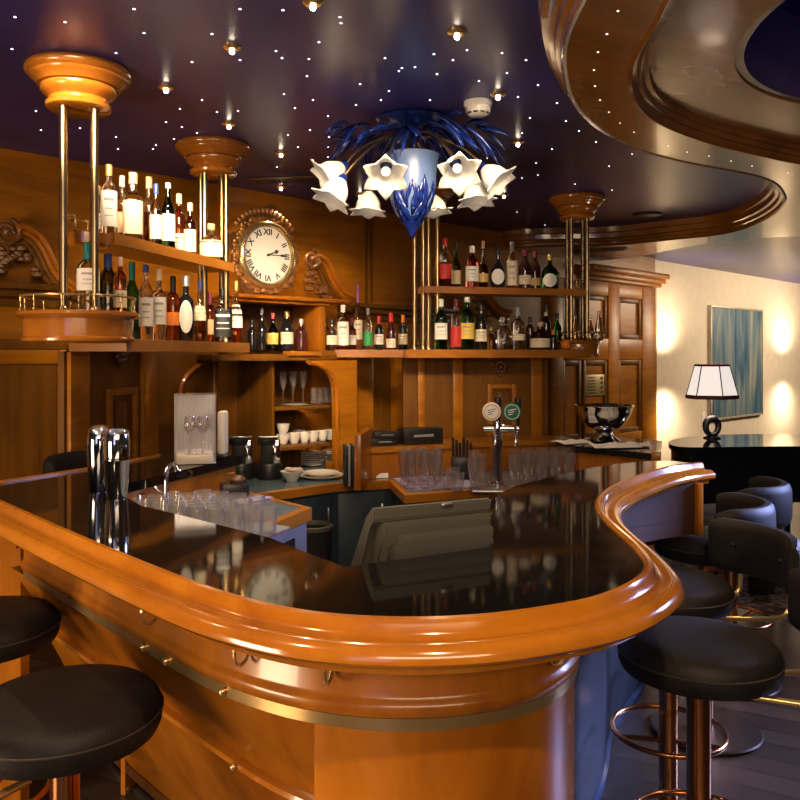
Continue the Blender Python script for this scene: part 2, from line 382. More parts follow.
# stepped wooden mouldings round the edges of the soffit
prof1 = [(0.0, 2.50), (0.010, 2.495), (0.018, 2.505), (0.020, 2.525), (0.034, 2.532), (0.040, 2.555), (0.056, 2.562), (0.060, 2.600), (0.078, 2.606), (0.088, 2.65), (0.0, 2.65)]
m = MB(); m.sweep(list(reversed(b1)), prof1); struct('trim_11', m, M_fasc)
prof2 = [(0.0, 2.50), (0.014, 2.494), (0.024, 2.508), (0.030, 2.525), (0.044, 2.525), (0.052, 2.545), (0.070, 2.545), (0.076, 2.565), (0.096, 2.568), (0.100, 2.582), (0.0, 2.582)]
m = MB(); m.sweep(b2, prof2); struct('trim_12', m, M_fasc)
# raised inner wooden ceiling with a round opening and a dark dome recess above
ctr, rad = (2.0, 2.40), 0.92
outer = [Vector(p) for p in b2] + [Vector((5.0, 4.6)), Vector((5.0, -2.5))]
m = MB(); bm = m.bm
ov = [bm.verts.new((p.x, p.y, ZP)) for p in outer]; iv = [bm.verts.new((ctr[0]+rad*math.cos(2*math.pi*i/96), ctr[1]+rad*math.sin(2*math.pi*i/96), ZP)) for i in range(96)]
es = [bm.edges.new((L_[i], L_[(i+1) % len(L_)])) for L_ in (ov, iv) for i in range(len(L_))]
bmesh.ops.triangle_fill(bm, edges=es, use_beauty=True)
o = struct('ceiling_panel', m, M_soff, smooth=False)
sol = o.modifiers.new('thick', 'SOLIDIFY'); sol.thickness = 0.03; sol.offset = 0
o_c = [(ctr[0]+rad*math.cos(-2*math.pi*i/96), ctr[1]+rad*math.sin(-2*math.pi*i/96)) for i in range(96)]
m = MB(); m.sweep(o_c, [(0.03, 2.575), (-0.012, 2.572), (-0.020, 2.585), (-0.005, 2.60), (-0.005, 2.66), (0.02, 2.665), (0.02, 2.72), (0.04, 2.725), (0.04, 2.90), (0.06, 2.90)], closed_path=True); struct('trim_13', m, plain('dome_lacquer', (0.05, 0.03, 0.06), 0.15, 0, 0.8, var=0.2))
m = MB(); m.prism(o_c, 2.88, 2.92); struct('ceiling_dome', m, M_navy, smooth=False)

# ================================================================== THE BAR COUNTER
ZC = 1.10
inner_px = [(0, 503), (60, 530), (120, 556), (169, 576), (210, 592), (250, 604), (300, 615), (350, 620.5), (410, 622.5), (460, 621), (505, 617), (552, 610), (590, 603), (620, 592), (641, 580), (650, 571), (648, 561), (632, 543), (614, 528), (601, 515), (597, 504), (603, 494), (620, 484), (650, 473), (674, 467), (701, 464)]
RL = [(-1.46, 2.70)] + [tuple(U(x, y, ZC)[:2]) for x, y in inner_px]
rail_path = smooth_path(RL, 2)
bar = thing('bar_counter', 'long curved wooden bar with a black granite top and moulded wooden edge', 'bar counter', (-0.2, 2.2, 0))
prof = [(-0.012, 1.096), (-0.010, 1.104), (-0.002, 1.109), (0.007, 1.107), (0.012, 1.099), (0.015, 1.088), (0.022, 1.080), (0.032, 1.078), (0.038, 1.081), (0.050, 1.081), (0.062, 1.075), (0.070, 1.064), (0.070, 1.053), (0.063, 1.045), (0.050, 1.041), (0.04, 1.039), (0.035, 1.025), (-0.012, 1.025)]
m = MB(); m.sweep(rail_path, prof); m.build('edge_rail', M_rail, bar, world=True)
inner_edge = [U(x, y, ZC)[:2] for x, y in ((674, 461), (650, 461), (620, 463.5), (589, 468), (550, 477), (515, 486), (487, 500))] + [(0.255, 2.30), U(490, 547, ZC)[:2], U(345, 567, ZC)[:2], U(300, 550, ZC)[:2], U(268, 537, ZC)[:2], U(216, 524, ZC)[:2], U(140, 505, ZC)[:2], (-0.93, 2.63), U(128, 483, ZC)[:2], (-0.70, 3.56), (-0.90, 3.70), (-1.07, 3.60), U(158, 456, ZC)[:2], U(128, 462, ZC)[:2], U(91, 469, ZC)[:2], U(0, 483, ZC)[:2]]
m = MB(); m.prism([*rail_path, *[tuple(p) for p in inner_edge]], 1.065, ZC); m.build('countertop', M_granite, bar, world=True, smooth=False)
# thin wooden lip along the far edge of the left wing
m = MB(); m.sweep([U(x, y, ZC)[:2] for x, y in ((0, 483), (91, 469), (128, 462), (158, 456))], [(-0.012, 1.06), (0.014, 1.06), (0.014, 1.106), (0.004, 1.110), (-0.012, 1.106)]); m.build('back_lip', M_shelf, bar, world=True)

# body under the rail: path of the frieze
fl = [(-1.125, 2.392), (-0.75, 1.989), (-0.52, 1.741)]
fr = [(-0.40, 1.612), (-0.28, 1.512), (-0.16, 1.445), (-0.02, 1.412), (0.12, 1.425), (0.24, 1.482), (0.325, 1.570), (0.378, 1.69), (0.398, 1.84), (0.408, 2.05), (0.44, 2.32), (0.55, 2.62), (0.74, 2.88), (0.98, 3.08), (1.18, 3.18)]
frieze = smooth_path(fl + fr, 2)
fk = next(i for i, q in enumerate(frieze) if q.y > 2.2 and q.x > 0.3)
m = MB(); m.sweep(frieze[fk-1:], [(-0.01, 1.05), (-0.01, 0.90), (-0.04, 0.90), (-0.04, 1.05)]); m.build('bay_frieze', M_bar_shade, bar, world=True)
m = MB(); m.sweep(frieze[:fk], [(0.0, 1.05), (0.0, 0.945), (0.003, 0.938), (0.009, 0.933), (0.011, 0.924), (0.008, 0.915), (0.004, 0.908), (-0.02, 0.905), (-0.05, 0.905), (-0.05, 1.05)]); m.build('frieze', M_bar, bar, world=True)
m = MB(); m.sweep(frieze[:fk], [(0.002, 0.906), (0.002, 0.884), (-0.03, 0.884), (-0.03, 0.906)]); m.build('brass_strip', M_gold, bar, world=True)
# straight battered panels of the left side, then the drum shaped front
xs = (313-CX)/FPX
split = next(i for i, p in enumerate(frieze) if p.x/p.y > xs)
s = (xs*frieze[split-1].y-frieze[split-1].x)/((frieze[split]-frieze[split-1]).x - xs*(frieze[split]-frieze[split-1]).y)
sp = frieze[split-1].lerp(frieze[split], s)
left = frieze[:split] + [sp]; front = [sp] + frieze[split:]
ext = [left[0] + (left[0]-left[1]).normalized()*0.34]
m = MB(); m.sweep([left[0] + (left[0]-left[1]).normalized()*0.16] + left, [(-0.012, 0.882), (-0.15, 0.655), (-0.20, 0.655), (-0.20, 0.882)]); m.build('upper_panel', M_bar, bar, world=True)
m = MB(); m.sweep([left[0] + (left[0]-left[1]).normalized()*0.22] + left, [(-0.150, 0.655), (-0.135, 0.648), (-0.132, 0.638), (-0.145, 0.628), (-0.165, 0.622), (-0.20, 0.622), (-0.20, 0.655)]); m.build('panel_moulding', M_rail, bar, world=True)
low = [q for q in left if (q.x/q.y)*FPX+CX < 285]
m = MB(); m.sweep(ext + low, [(-0.165, 0.624), (-0.42, 0.10), (-0.46, 0.10), (-0.46, 0.624)]); m.build('lower_panel', M_bar, bar, world=True)
m = MB(); m.sweep(ext + low, [(-0.41, 0.105), (-0.405, 0.08), (-0.42, 0.06), (-0.47, 0.0), (-0.50, 0.0), (-0.50, 0.105)]); m.build('plinth', M_dark, bar, world=True)
k_end = next(i for i, p in enumerate(front) if p.y > 2.4 and p.x > 0.4)
drum = front[:k_end]; tail = front[k_end-1:]
m = MB(); m.sweep(drum, [(-0.006, 0.882), (-0.004, 0.55), (-0.010, 0.42), (-0.05, 0.16), (-0.12, 0.16), (-0.12, 0.882)]); m.build('front_panel', M_bar, bar, world=True)
m = MB(); m.sweep(drum, [(-0.05, 0.16), (-0.045, 0.12), (-0.06, 0.0), (-0.12, 0.0), (-0.12, 0.16)]); m.build('plinth', M_dark, bar, world=True)
bay = smooth_path([(0.395, 1.90), (0.43, 2.22), (0.56, 2.56), (0.73, 2.87), (0.86, 3.30), (1.13, 3.74)], 2)
m = MB(); m.sweep(bay, [(0.0, 0.90), (0.0, 0.0), (-0.04, 0.0), (-0.04, 0.90)]); m.build('side_panel', wood('dark_slate_panel', (0.007, 0.010, 0.018), (0.014, 0.019, 0.032), (12, 12, 1), 0, 0.5, 0.0), bar, world=True)
m = MB(); m.sweep(bay, [(0.014, 0.0), (0.014, 0.018), (0.001, 0.022), (0.001, 0.0)]); m.build('kick_strip', M_stone, bar, world=True)
m = MB(); m.sweep(frieze[fk-1:], [(-0.012, 0.90), (-0.012, 0.835), (-0.035, 0.835), (-0.035, 0.90)]); m.build('bay_panel', M_bar_shade, bar, world=True)
# end post on the right and return panel on the far left
e = frieze[-1]; m = MB(); m.box((e.x+0.0, e.y+0.03, 0.935), (0.026, 0.08, 0.21), R(20), 0.004); m.build('end_post', M_bar, bar, world=True)
m = MB(); m.wallbox((-1.72, 3.12), (-1.26, 2.72), 0.0, 0.03, 0.0, 1.06); m.wallbox((-1.72, 3.12), (-1.26, 2.72), 0.03, 0.045, 0.90, 0.93); m.build('return_panel', M_bar, bar, world=True)
# wooden face of the left wing towards the bartender and under the far lip
m = MB(); m.wallbox(U(128, 483, ZC)[:2], (-0.715, 3.54), -0.03, -0.012, 0.0, 1.065); m.build('inner_panel', M_bar, bar, world=True)
# inner face under the granite of the front run (dark)
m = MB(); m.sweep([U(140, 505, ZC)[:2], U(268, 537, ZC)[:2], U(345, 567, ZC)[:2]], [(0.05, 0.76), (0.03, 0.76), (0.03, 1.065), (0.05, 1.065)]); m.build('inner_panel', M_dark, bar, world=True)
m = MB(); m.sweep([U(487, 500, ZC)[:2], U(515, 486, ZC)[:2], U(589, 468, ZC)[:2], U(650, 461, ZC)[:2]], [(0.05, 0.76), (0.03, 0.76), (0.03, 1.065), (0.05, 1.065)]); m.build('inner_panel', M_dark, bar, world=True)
# coat hooks on the frieze
def hook(px):
    for a, b in zip(frieze, frieze[1:]):
        k = (px-CX)/FPX
        if (a.x-k*a.y)*(b.x-k*b.y) <= 0 and a.y < 2.5:
            s = (k*a.y-a.x)/((b-a).x-k*(b-a).y); p = a.lerp(b, s); t = (b-a).normalized(); nr = Vector((t.y, -t.x))
            h = MB(); P = lambda r, z: (p.x+nr.x*r, p.y+nr.y*r, z)
            h.tube([P(0.002, 1.012), P(0.004, 0.985)], 0.006, 8)
            h.tube([P(0.004, 0.99), P(0.010, 0.975), P(0.022, 0.968), P(0.034, 0.974), P(0.040, 0.988), P(0.040, 0.998)], 0.0035, 8)
            h.ball(P(0.040, 1.0), 0.006, 1); h.build('coat_hook', M_gold, bar, world=True); return
for px in (160, 250, 333, 545): hook(px)
for px, z, r in ((145, 0.893, 0.006), (168, 0.893, 0.006), (225, 0.893, 0.006), (180, 0.64, -0.128)):
    k = (px-CX)/FPX
    for a, b in zip(left, left[1:]):
        if (a.x-k*a.y)*(b.x-k*b.y) <= 0:
            s = (k*a.y-a.x)/((b-a).x-k*(b-a).y); p = a.lerp(b, s); t = (b-a).normalized(); nr = Vector((t.y, -t.x))
            h = MB(); h.ball((p.x+nr.x*r, p.y+nr.y*r, z), 0.008, 2, 1, 1, 1.3); h.build('brass_stud', M_gold, bar, world=True); break

# ------------------------------------------------------------------ bartender's counters
ZB, ZK = 0.80, 0.965
def top_with_edge(root, poly, z, edge_idx, mat_top, thick=0.035, ew=0.03):
    m = MB(); m.prism(poly, z-thick, z); m.build('worktop', mat_top, root, world=True, smooth=False)
    m = MB(); m.sweep([poly[i] for i in edge_idx], [(-ew, z-0.045), (0.003, z-0.045), (0.003, z), (-0.003, z+0.003), (-ew, z+0.003)]); m.build('wooden_edge', M_shelf, root, world=True)
bc = thing('back_counter', 'blue topped back counter with orange wood edge and dark blue cabinets under the shelves', 'counter', (-0.3, 4.9, 0))
E = [tuple(U(x, y, ZB)[:2]) for x, y in ((246, 496), (335, 484), (390, 481), (405, 495), (500, 488), (535, 486))]
Wt = lambda u, n: tuple(W(u, n)[:2])
poly = [*E, Wt(1.05, 1.62), Wt(1.20, 0.98), Wt(0.85, 0.72), Wt(0.75, 0.05), Wt(-0.70, 0.05), Wt(-0.72, 0.72)]
top_with_edge(bc, poly, ZB, [0, 1, 2, 3, 4, 5], M_blue)
m = MB(); m.sweep(E, [(-0.02, 0.0), (-0.05, 0.0), (-0.05, 0.765), (-0.02, 0.765)]); m.build('cabinet_front', M_cab, bc, world=True)
for a, b, t0, t1 in ((E[0], E[1], 0.08, 0.45), (E[0], E[1], 0.52, 0.96), (E[1], E[2], 0.06, 0.94), (E[3], E[4], 0.05, 0.48), (E[3], E[4], 0.52, 0.96)):
    a, b = Vector(a), Vector(b); m = MB(); m.wallbox(a.lerp(b, t0), a.lerp(b, t1), -0.02, -0.006, 0.1, 0.74, 0.004); d = m.build('cabinet_door', M_cab, bc, world=True)
    q = a.lerp(b, t1*0.9+t0*0.1); tt = (b-a).normalized(); nr = Vector((tt.y, -tt.x)); m = MB(); m.box((q.x+nr.x*0.004, q.y+nr.y*0.004, 0.62), (0.012, 0.012, 0.10), 0, 0.003); h = m.build('handle', M_steel, bc, world=True); h.parent = d; h.location = (0, 0, 0)
sk = thing('sink_counter', 'blue topped sink counter with wood edge at the left behind the bar', 'counter', (-0.6, 3.3, 0))
S = [tuple(U(x, y, ZK)[:2]) for x, y in ((244, 535), (311, 508), (252, 493))]
polyS = [S[0], S[1], S[2], (-0.70, 3.50), (-0.745, 3.36), (-0.93, 2.80), (-0.90, 2.60), (-0.60, 2.32)]
top_with_edge(sk, polyS, ZK, [0, 1, 2], M_blue)
m = MB(); m.sweep([S[0], S[1], S[2]], [(-0.03, 0.0), (-0.05, 0.0), (-0.05, 0.92), (-0.03, 0.92)]); m.build('cabinet_front', M_cab, sk, world=True)
a, b = Vector(S[0]), Vector(S[1])
m = MB(); m.wallbox(a.lerp(b, -0.3), a.lerp(b, 0.98), -0.03, -0.012, 0.77, 0.912, 0.004); vp = m.build('vent_panel', plain('grey_metal_panel', (0.20, 0.20, 0.23), 0.4, 0.3), sk, world=True)
tt = (b-a).normalized(); nr = Vector((tt.y, -tt.x))
for i in range(7):
    q = a.lerp(b, 0.45+0.05*i); m = MB(); m.box((q.x-nr.x*0.011, q.y-nr.y*0.011, 0.85), (0.016, 0.006, 0.05), math.atan2(tt.y, tt.x)); h = m.build('vent_slot', M_black, sk, world=True); h.parent = vp; h.location = (0, 0, 0)
# coloured cloth hung under the sink counter
m = MB(); m.wallbox(a.lerp(b, 0.72), a.lerp(b, 0.97), -0.005, 0.01, 0.50, 0.66, 0.004)
cl = m.build('cleaning_cloth', plain('red_blue_cloth', (0.30, 0.05, 0.12), 0.9, var=0.8, vscale=24)); tag(cl, 'red and blue cloth hanging under the sink counter edge', 'cloth')
# ledge and splashback of the right unit
lg = thing('back_ledge', 'wooden ledge with splashback running behind the beer glasses', 'ledge', (0.4, 5.2, 0))
LP = [(-0.215, 4.83), (0.15, 5.02), (0.75, 5.28), (1.18, 5.34)]
m = MB(); m.sweep(LP, [(0.0, 0.955), (0.02, 0.955), (0.02, 0.985), (-0.28, 0.985), (-0.28, 0.955)]); m.build('ledge_top', M_shelf, lg, world=True)
m = MB(); m.sweep(LP, [(0.0, 0.80), (0.005, 0.80), (0.005, 0.955), (-0.02, 0.955), (-0.02, 0.80)]); m.build('splashback', M_bar, lg, world=True)
m = MB(); m.wallbox((-0.235, 4.42), (-0.19, 4.86), -0.02, 0.02, 0.80, 1.11, 0.006)
tag(m.build('wooden_divider', M_bar), 'upright wooden divider board at the left end of the ledge', 'divider')
# black serving ledge at the right carrying the bowl
sl = thing('serving_ledge', 'black topped side counter carrying the silver bowl and papers', 'side counter', (1.3, 4.8, 0))
sp_ = [tuple(U(x, y, 1.0)[:2]) for x, y in ((556, 439), (576, 446), (657, 454), (662, 441), (610, 436))]
m = MB(); m.prism(sp_, 0.965, 1.0); m.build('ledge_top', M_blacktop, sl, world=True, smooth=False)
c_ = sum((Vector(p) for p in sp_), Vector((0, 0)))/5
m = MB(); m.prism([c_.lerp(Vector(p), 0.93) for p in sp_], 0.0, 0.965); m.build('body', M_bar, sl, world=True, smooth=False)
m = MB(); q = Vector(sp_[2]); m.box((q.x+0.005, q.y+0.03, 0.985), (0.05, 0.09, 0.045), R(-20), 0.004); m.build('end_cap', M_shelf, sl, world=True)

# ================================================================== SHELF UNITS
P1, P2, P3, P4 = [W(u, n) for u, n in ((-1.78, 1.43), (-0.80, 0.83), (0.80, 0.83), (1.78, 1.43))]
P4 = Vector((1.235, 5.58, 0)); P1 = P1 + Vector((0.03, 0, 0))
def capital(p, label):
    t = thing('column_capital', label, 'capital', (p.x, p.y, 2.49))
    m = MB(); m.lathe([(0, 0), (0.105, 0), (0.118, 0.008), (0.122, 0.020), (0.112, 0.030), (0.110, 0.042), (0.125, 0.055), (0.138, 0.066), (0.142, 0.080), (0.140, 0.086)], 48); m.build('neck_ring', M_turn, t)
    m = MB(); m.lathe([(0.13, 0.086), (0.150, 0.090), (0.160, 0.102), (0.172, 0.112), (0.178, 0.118), (0.180, 0.124), (0.190, 0.130), (0.196, 0.140), (0.196, 0.152), (0.190, 0.160), (0, 0.160)], 48); m.build('flared_top', M_turn, t)
    return t
capital(P1, 'large turned wooden capital at the ceiling, nearest the left edge')
capital(P2, 'turned wooden ceiling capital above the clock side, left of the clock')
capital(P3, 'turned wooden ceiling capital half hidden behind the blue chandelier')
capital(P4, 'turned wooden ceiling capital above the right hand drum shelf')
def column(p, phi, z0, label):
    t = thing('brass_column', label, 'column', (p.x, p.y, z0))
    for i in range(4):
        a = R(phi + 45 + 90*i); m = MB(); m.lathe([(0, 0), (0.0155, 0), (0.0155, 2.492-z0), (0, 2.492-z0)], 16, (0.078*math.cos(a), 0.078*math.sin(a), 0)); m.build('tube', M_brass, t)
        m = MB(); m.lathe([(0, 0), (0.023, 0), (0.023, 0.01), (0.017, 0.02)], 16, (0.078*math.cos(a), 0.078*math.sin(a), 0)); m.build('collar', M_brass, t)
    return t
column(P1, 22, 1.715, 'cluster of brass tubes rising from the left drum shelf')
column(P2, 24, 1.617, 'cluster of brass tubes between the left shelves and the clock')
column(P3, 30, 1.587, 'cluster of brass tubes hanging below the blue chandelier')
column(P4, 2, 1.652, 'cluster of brass tubes rising from the right drum shelf')

def gallery(root, c, r, z, a0, a1, n, h=0.055):
    m = MB(); pts = [(x, y, z+h) for x, y in arc(c, r, a0, a1, 40)]; m.tube(pts, 0.0045, 8); m.build('gallery_rail', M_gold, root, world=True)
    for x, y in arc(c, r, a0, a1, n):
        m = MB(); m.lathe([(0, 0), (0.007, 0), (0.005, 0.006), (0.0035, 0.015), (0.0035, h-0.006), (0.006, h), (0, h+0.006)], 10, (x, y, z)); m.build('gallery_post', M_gold, root, world=True)
# left lower shelf with drum
def strip(p, q, w0, w1, r0=0.0, r1=0.0):
    p = Vector(p[:2]); q = Vector(q[:2]); d = (q-p).normalized(); nr = Vector((d.y, -d.x)); p = p-d*r0; q = q+d*r1
    return [p+nr*w1, q+nr*w1, q-nr*w0, p-nr*w0]
t = thing('bottle_shelf', 'left lower wooden bottle shelf ending in a drum with a brass gallery', 'shelf', (P1.x, P1.y, 1.6))
m = MB(); m.prism(strip(P1, P2, 0.13, 0.13, -0.12, 0.17), 1.565, 1.615); m.build('shelf_board', M_shelf, t, world=True, smooth=False)
m = MB(); m.lathe([(0, 1.595), (0.19, 1.595), (0.205, 1.603), (0.207, 1.612), (0.200, 1.620), (0.200, 1.685), (0.214, 1.690), (0.224, 1.700), (0.222, 1.711), (0.214, 1.715), (0, 1.715)], 56, (P1.x, P1.y, 0)); m.build('drum', M_turn, t, world=True)
gallery(t, (P1.x, P1.y), 0.206, 1.715, 120, 400, 9)
t = thing('bottle_shelf', 'left upper wooden bottle shelf slung between the brass columns', 'shelf', (P1.x, P1.y, 2.0))
A = P1.lerp(P2, 0.06); m = MB(); m.prism(strip(A, P2, 0.11, 0.11, 0.0, 0.02), 1.985, 2.03); m.build('shelf_board', M_shelf, t, world=True, smooth=False)
m = MB(); m.lathe([(0, 1.975), (0.075, 1.975), (0.085, 1.985), (0.088, 2.025), (0.08, 2.03), (0, 2.03)], 32, (A.x-0.01, A.y, 0)); m.build('rounded_end', M_turn, t, world=True)
gallery(t, (A.x-0.01, A.y), 0.083, 2.03, 110, 260, 2, 0.06)
# right lower and upper shelf
t = thing('bottle_shelf', 'right lower wooden bottle shelf ending in a small drum with a brass gallery', 'shelf', (P4.x, P4.y, 1.55))
m = MB(); m.prism(strip(P3, P4, 0.13, 0.13, 0.17, 0), 1.532, 1.585); m.build('shelf_board', M_shelf, t, world=True, smooth=False)
m = MB(); m.lathe([(0, 1.535), (0.135, 1.535), (0.152, 1.543), (0.154, 1.552), (0.148, 1.560), (0.148, 1.625), (0.160, 1.630), (0.168, 1.640), (0.166, 1.648), (0.16, 1.652), (0, 1.652)], 48, (P4.x, P4.y, 0)); m.build('drum', M_turn, t, world=True)
gallery(t, (P4.x, P4.y), 0.152, 1.652, 150, 420, 8)
t = thing('bottle_shelf', 'right upper wooden bottle shelf slung between the brass columns', 'shelf', (P4.x, P4.y, 2.0))
B = P3.lerp(P4, 0.98); m = MB(); m.prism(strip(P3, B, 0.11, 0.11, 0.05, 0.04), 1.955, 2.0, ); m.build('shelf_board', M_shelf, t, world=True, smooth=False)
gallery(t, (B.x-0.02, B.y), 0.10, 2.0, -80, 80, 3, 0.06)
# middle shelf beside the clock cabinet
MS = [Wt(0.33, 0.10), Wt(0.33, 0.46), Wt(0.47, 0.60), Wt(0.66, 0.83), Wt(0.95, 0.83), Wt(0.95, 0.10)]
m = MB(); m.prism(MS, 1.535, 1.585); tag(m.build('bottle_shelf', M_shelf, smooth=False), 'middle wooden bottle shelf between the clock cabinet and right columns', 'shelf')
def brass_bracket(p, label):
    t = thing('shelf_bracket', label, 'bracket', p); m = MB(); m.lathe([(0, 0), (0.012, 0), (0.012, -0.02), (0.006, -0.03), (0.01, -0.045), (0, -0.06)], 12); m.build('finial', M_gold, t)
    m = MB(); m.lathe([(0, 0.0), (0.02, 0.0), (0.02, 0.004), (0, 0.004)], 12, (0, 0, -0.001)); m.build('mount', M_gold, t)

# panels under the shelf units
def unit_panel(name, label, A, B, z1, z0, orn_px, pan, pil, mat_pil):
    t = thing(name, label, 'wood panelling', (A[0], A[1], 0))
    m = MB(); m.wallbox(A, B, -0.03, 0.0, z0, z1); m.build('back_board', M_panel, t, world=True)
    for a, b in pil:
        pa, pb = on_line(A, B, a), on_line(A, B, b); m = MB(); m.wallbox(pa, pb, 0.0, 0.025, z0, z1, 0.008); m.build('pilaster', mat_pil, t, world=True)
    (a, y0, b, y1) = pan; pa, pb = Vector(on_line(A, B, a)), Vector(on_line(A, B, b)); d = (pa.y+pb.y)/2
    zt = EYE-(y0-CY)*d/FPX; zb = max(z0+0.03, EYE-(y1-CY)*d/FPX); w = (pb-pa).length; g = min(0.035, w*0.2)
    fr_ = MB()
    for s0, s1, q0, q1 in ((0, g/w, zb, zt), (1-g/w, 1, zb, zt), (g/w, 1-g/w, zt-g, zt), (g/w, 1-g/w, zb, zb+g)):
        fr_.wallbox(pa.lerp(pb, s0), pa.lerp(pb, s1), 0.0, 0.022, q0, q1, 0.006)
    f = fr_.build('panel_frame', M_wall, t, world=True)
    m = MB(); m.wallbox(pa.lerp(pb, 0.33), pa.lerp(pb, 0.67), 0.0, 0.012, zb+g*1.6, zt-g*1.6, 0.008); h = m.build('raised_field', M_panel, t, world=True); h.parent = f; h.location = (0, 0, 0)
    # carved rosette with drops
    (ox, oy) = orn_px; o = Vector(on_line(A, B, ox)); zo = EYE-(oy-CY)*o.y/FPX; dv = (Vector(B[:2])-Vector(A[:2])).normalized(); nr = Vector((dv.y, -dv.x))
    m = MB()
    for i in range(9):
        a = R(360*i/9); m.ball((o.x+dv.x*0.035*math.cos(a)+nr.x*0.012, o.y+dv.y*0.035*math.cos(a)+nr.y*0.012, zo+0.035*math.sin(a)), 0.017, 2)
    m.ball((o.x+nr.x*0.02, o.y+nr.y*0.02, zo), 0.022, 2)
    for s_ in (-1, 1):
        for k in range(4):
            m.ball((o.x+dv.x*s_*(0.055+0.018*k)+nr.x*0.008, o.y+dv.y*s_*(0.055+0.018*k)+nr.y*0.008, zo+0.012+0.006*k), 0.013-0.002*k, 1)
    m.ball((o.x+nr.x*0.01, o.y+nr.y*0.01, zo-0.055), 0.014, 1)
    m.build('carved_rosette', M_carve, t, world=True)
    return t
d12 = (Vector(P2[:2])-Vector(P1[:2])).normalized(); n12 = Vector((d12.y, -d12.x))
LA = Vector(P1[:2])-n12*0.32; LA = Vector(on_line(LA, LA+d12, 64)); LB = Vector(on_line(LA, LA+d12, 217))
lp = unit_panel('shelf_panelling', 'left wood panelling with carved rosette beneath the left bottle shelf', LA, LB, 1.565, 0.0, (119, 354), (105, 388, 135, 482), ((66, 86), (139, 155)), M_wall)
a1_, b1_ = Vector(on_line(LA, LB, 178)), Vector(LB)
m = MB(); dd = (b1_-a1_); pts = []
for i in range(19):
    an = R(180-90*i/18); q = a1_ + dd*(1+math.cos(an)); pts.append((q.x+n12.x*0.012, q.y+n12.y*0.012, 1.33+0.19*math.sin(an)))
m.tube(pts, 0.014, 8); m.build('arch_moulding', M_bar, lp, world=True)
m = MB(); q = Vector(on_line(LA, LB, 213)); m.wallbox(q, LB, -0.05, 0.012, 0.8, 1.565, 0.006); m.build('edge_post', M_bar, lp, world=True)
d34 = (Vector(P4[:2])-Vector(P3[:2])).normalized(); n34 = Vector((d34.y, -d34.x))
RA = Vector(P3[:2])-n34*0.14-d34*0.12; RB = Vector(on_line(RA, RA+d34, 548))
unit_panel('shelf_panelling', 'right wood panelling with carved rosette beneath the right bottle shelf', RA, RB, 1.535, 0.80, (500, 367), (487, 384, 516, 438), ((417, 424), (452, 462), (530, 541)), M_wall)

# clock cabinet: recess with bottles, cornice, arch alcove below
cc = thing('clock_cabinet', 'wooden wall cabinet carrying the clock, open niches with arch below', 'cabinet', (W(0, 0.15).x, W(0, 0.15).y, 0.8))
uA, uB = u_at(236, 0.3), u_at(325, 0.3)
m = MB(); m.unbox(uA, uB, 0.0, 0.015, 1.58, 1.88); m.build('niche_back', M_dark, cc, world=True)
for a, b in ((uA-0.03, uA+0.01), (u_at(318, 0.3), uB)):
    m = MB(); m.unbox(a, b, 0.0, 0.31, 1.58, 1.88, 0.006); m.build('stile', M_bar, cc, world=True)
m = MB(); m.unbox(uA-0.05, uB+0.02, 0.0, 0.33, 1.88, 1.90, 0.004); m.unbox(uA-0.08, uB+0.16, 0.0, 0.37, 1.90, 1.925, 0.008); m.build('cornice', M_bar, cc, world=True)
uC, uD = u_at(217, 0.55), u_at(342, 0.55)
m = MB(); m.unbox(uC, uD, 0.0, 0.50, 1.515, 1.555, 0.004); m.build('niche_floor', M_panel, cc, world=True)
m = MB(); u0, u1 = u_at(288, 0.5), u_at(320, 0.5); m.unbox(u0, u1, 0.44, 0.52, 1.545, 1.575, 0.004); m.build('niche_lip', M_shelf, cc, world=True)
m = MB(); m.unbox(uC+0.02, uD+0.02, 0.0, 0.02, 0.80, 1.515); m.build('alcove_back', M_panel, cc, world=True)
us = u_at(268, 0.35)
m = MB(); m.unbox(us-0.02, us+0.0, 0.02, 0.42, 0.80, 1.515); m.build('alcove_partition', M_panel, cc, world=True)
for z in (1.225, 0.975):
    m = MB(); m.unbox(us, uD, 0.02, 0.44, z-0.022, z, 0.003); m.build('alcove_shelf', M_panel, cc, world=True)
# arch board: outline in (u, z) with the quarter arch cut away
ua, ub, uc = u_at(309, 0.55), u_at(335, 0.55), u_at(357, 0.55)
zt, zs = 1.515, 1.30
outl = [(ub, 0.80), (ub, zs)]
for i in range(1, 17):
    an = R(90*i/16); outl.append((ua+(ub-ua)*math.cos(an), zs+(zt-0.02-zs)*math.sin(an)))
outl += [(ua, zt), (uc, zt), (uc, 0.80)]
m = MB()
vs_ = [m.bm.verts.new(W(u, 0.52, z)) for u, z in outl]; f_ = m.bm.faces.new(vs_); r_ = bmesh.ops.extrude_face_region(m.bm, geom=[f_])
bmesh.ops.translate(m.bm, verts=[v for v in r_['geom'] if isinstance(v, bmesh.types.BMVert)], vec=(TN.x*0.03, TN.y*0.03, 0))
m.build('arch_board', M_wall, cc, world=True, smooth=False)
m = MB(); pts = [W(ub+0.012, 0.555, 0.80), W(ub+0.012, 0.555, zs)] + [W(ua+(ub+0.012-ua)*math.cos(R(90*i/16)), 0.555, zs+(zt-zs-0.015)*math.sin(R(90*i/16))) for i in range(1, 17)]
m.tube(pts, 0.014, 8); m.build('arch_moulding', M_bar, cc, world=True)
m = MB(); m.unbox(ub+0.0, uD+0.0, 0.45, 0.56, 0.80, 0.86, 0.004); m.build('arch_foot', M_bar, cc, world=True)

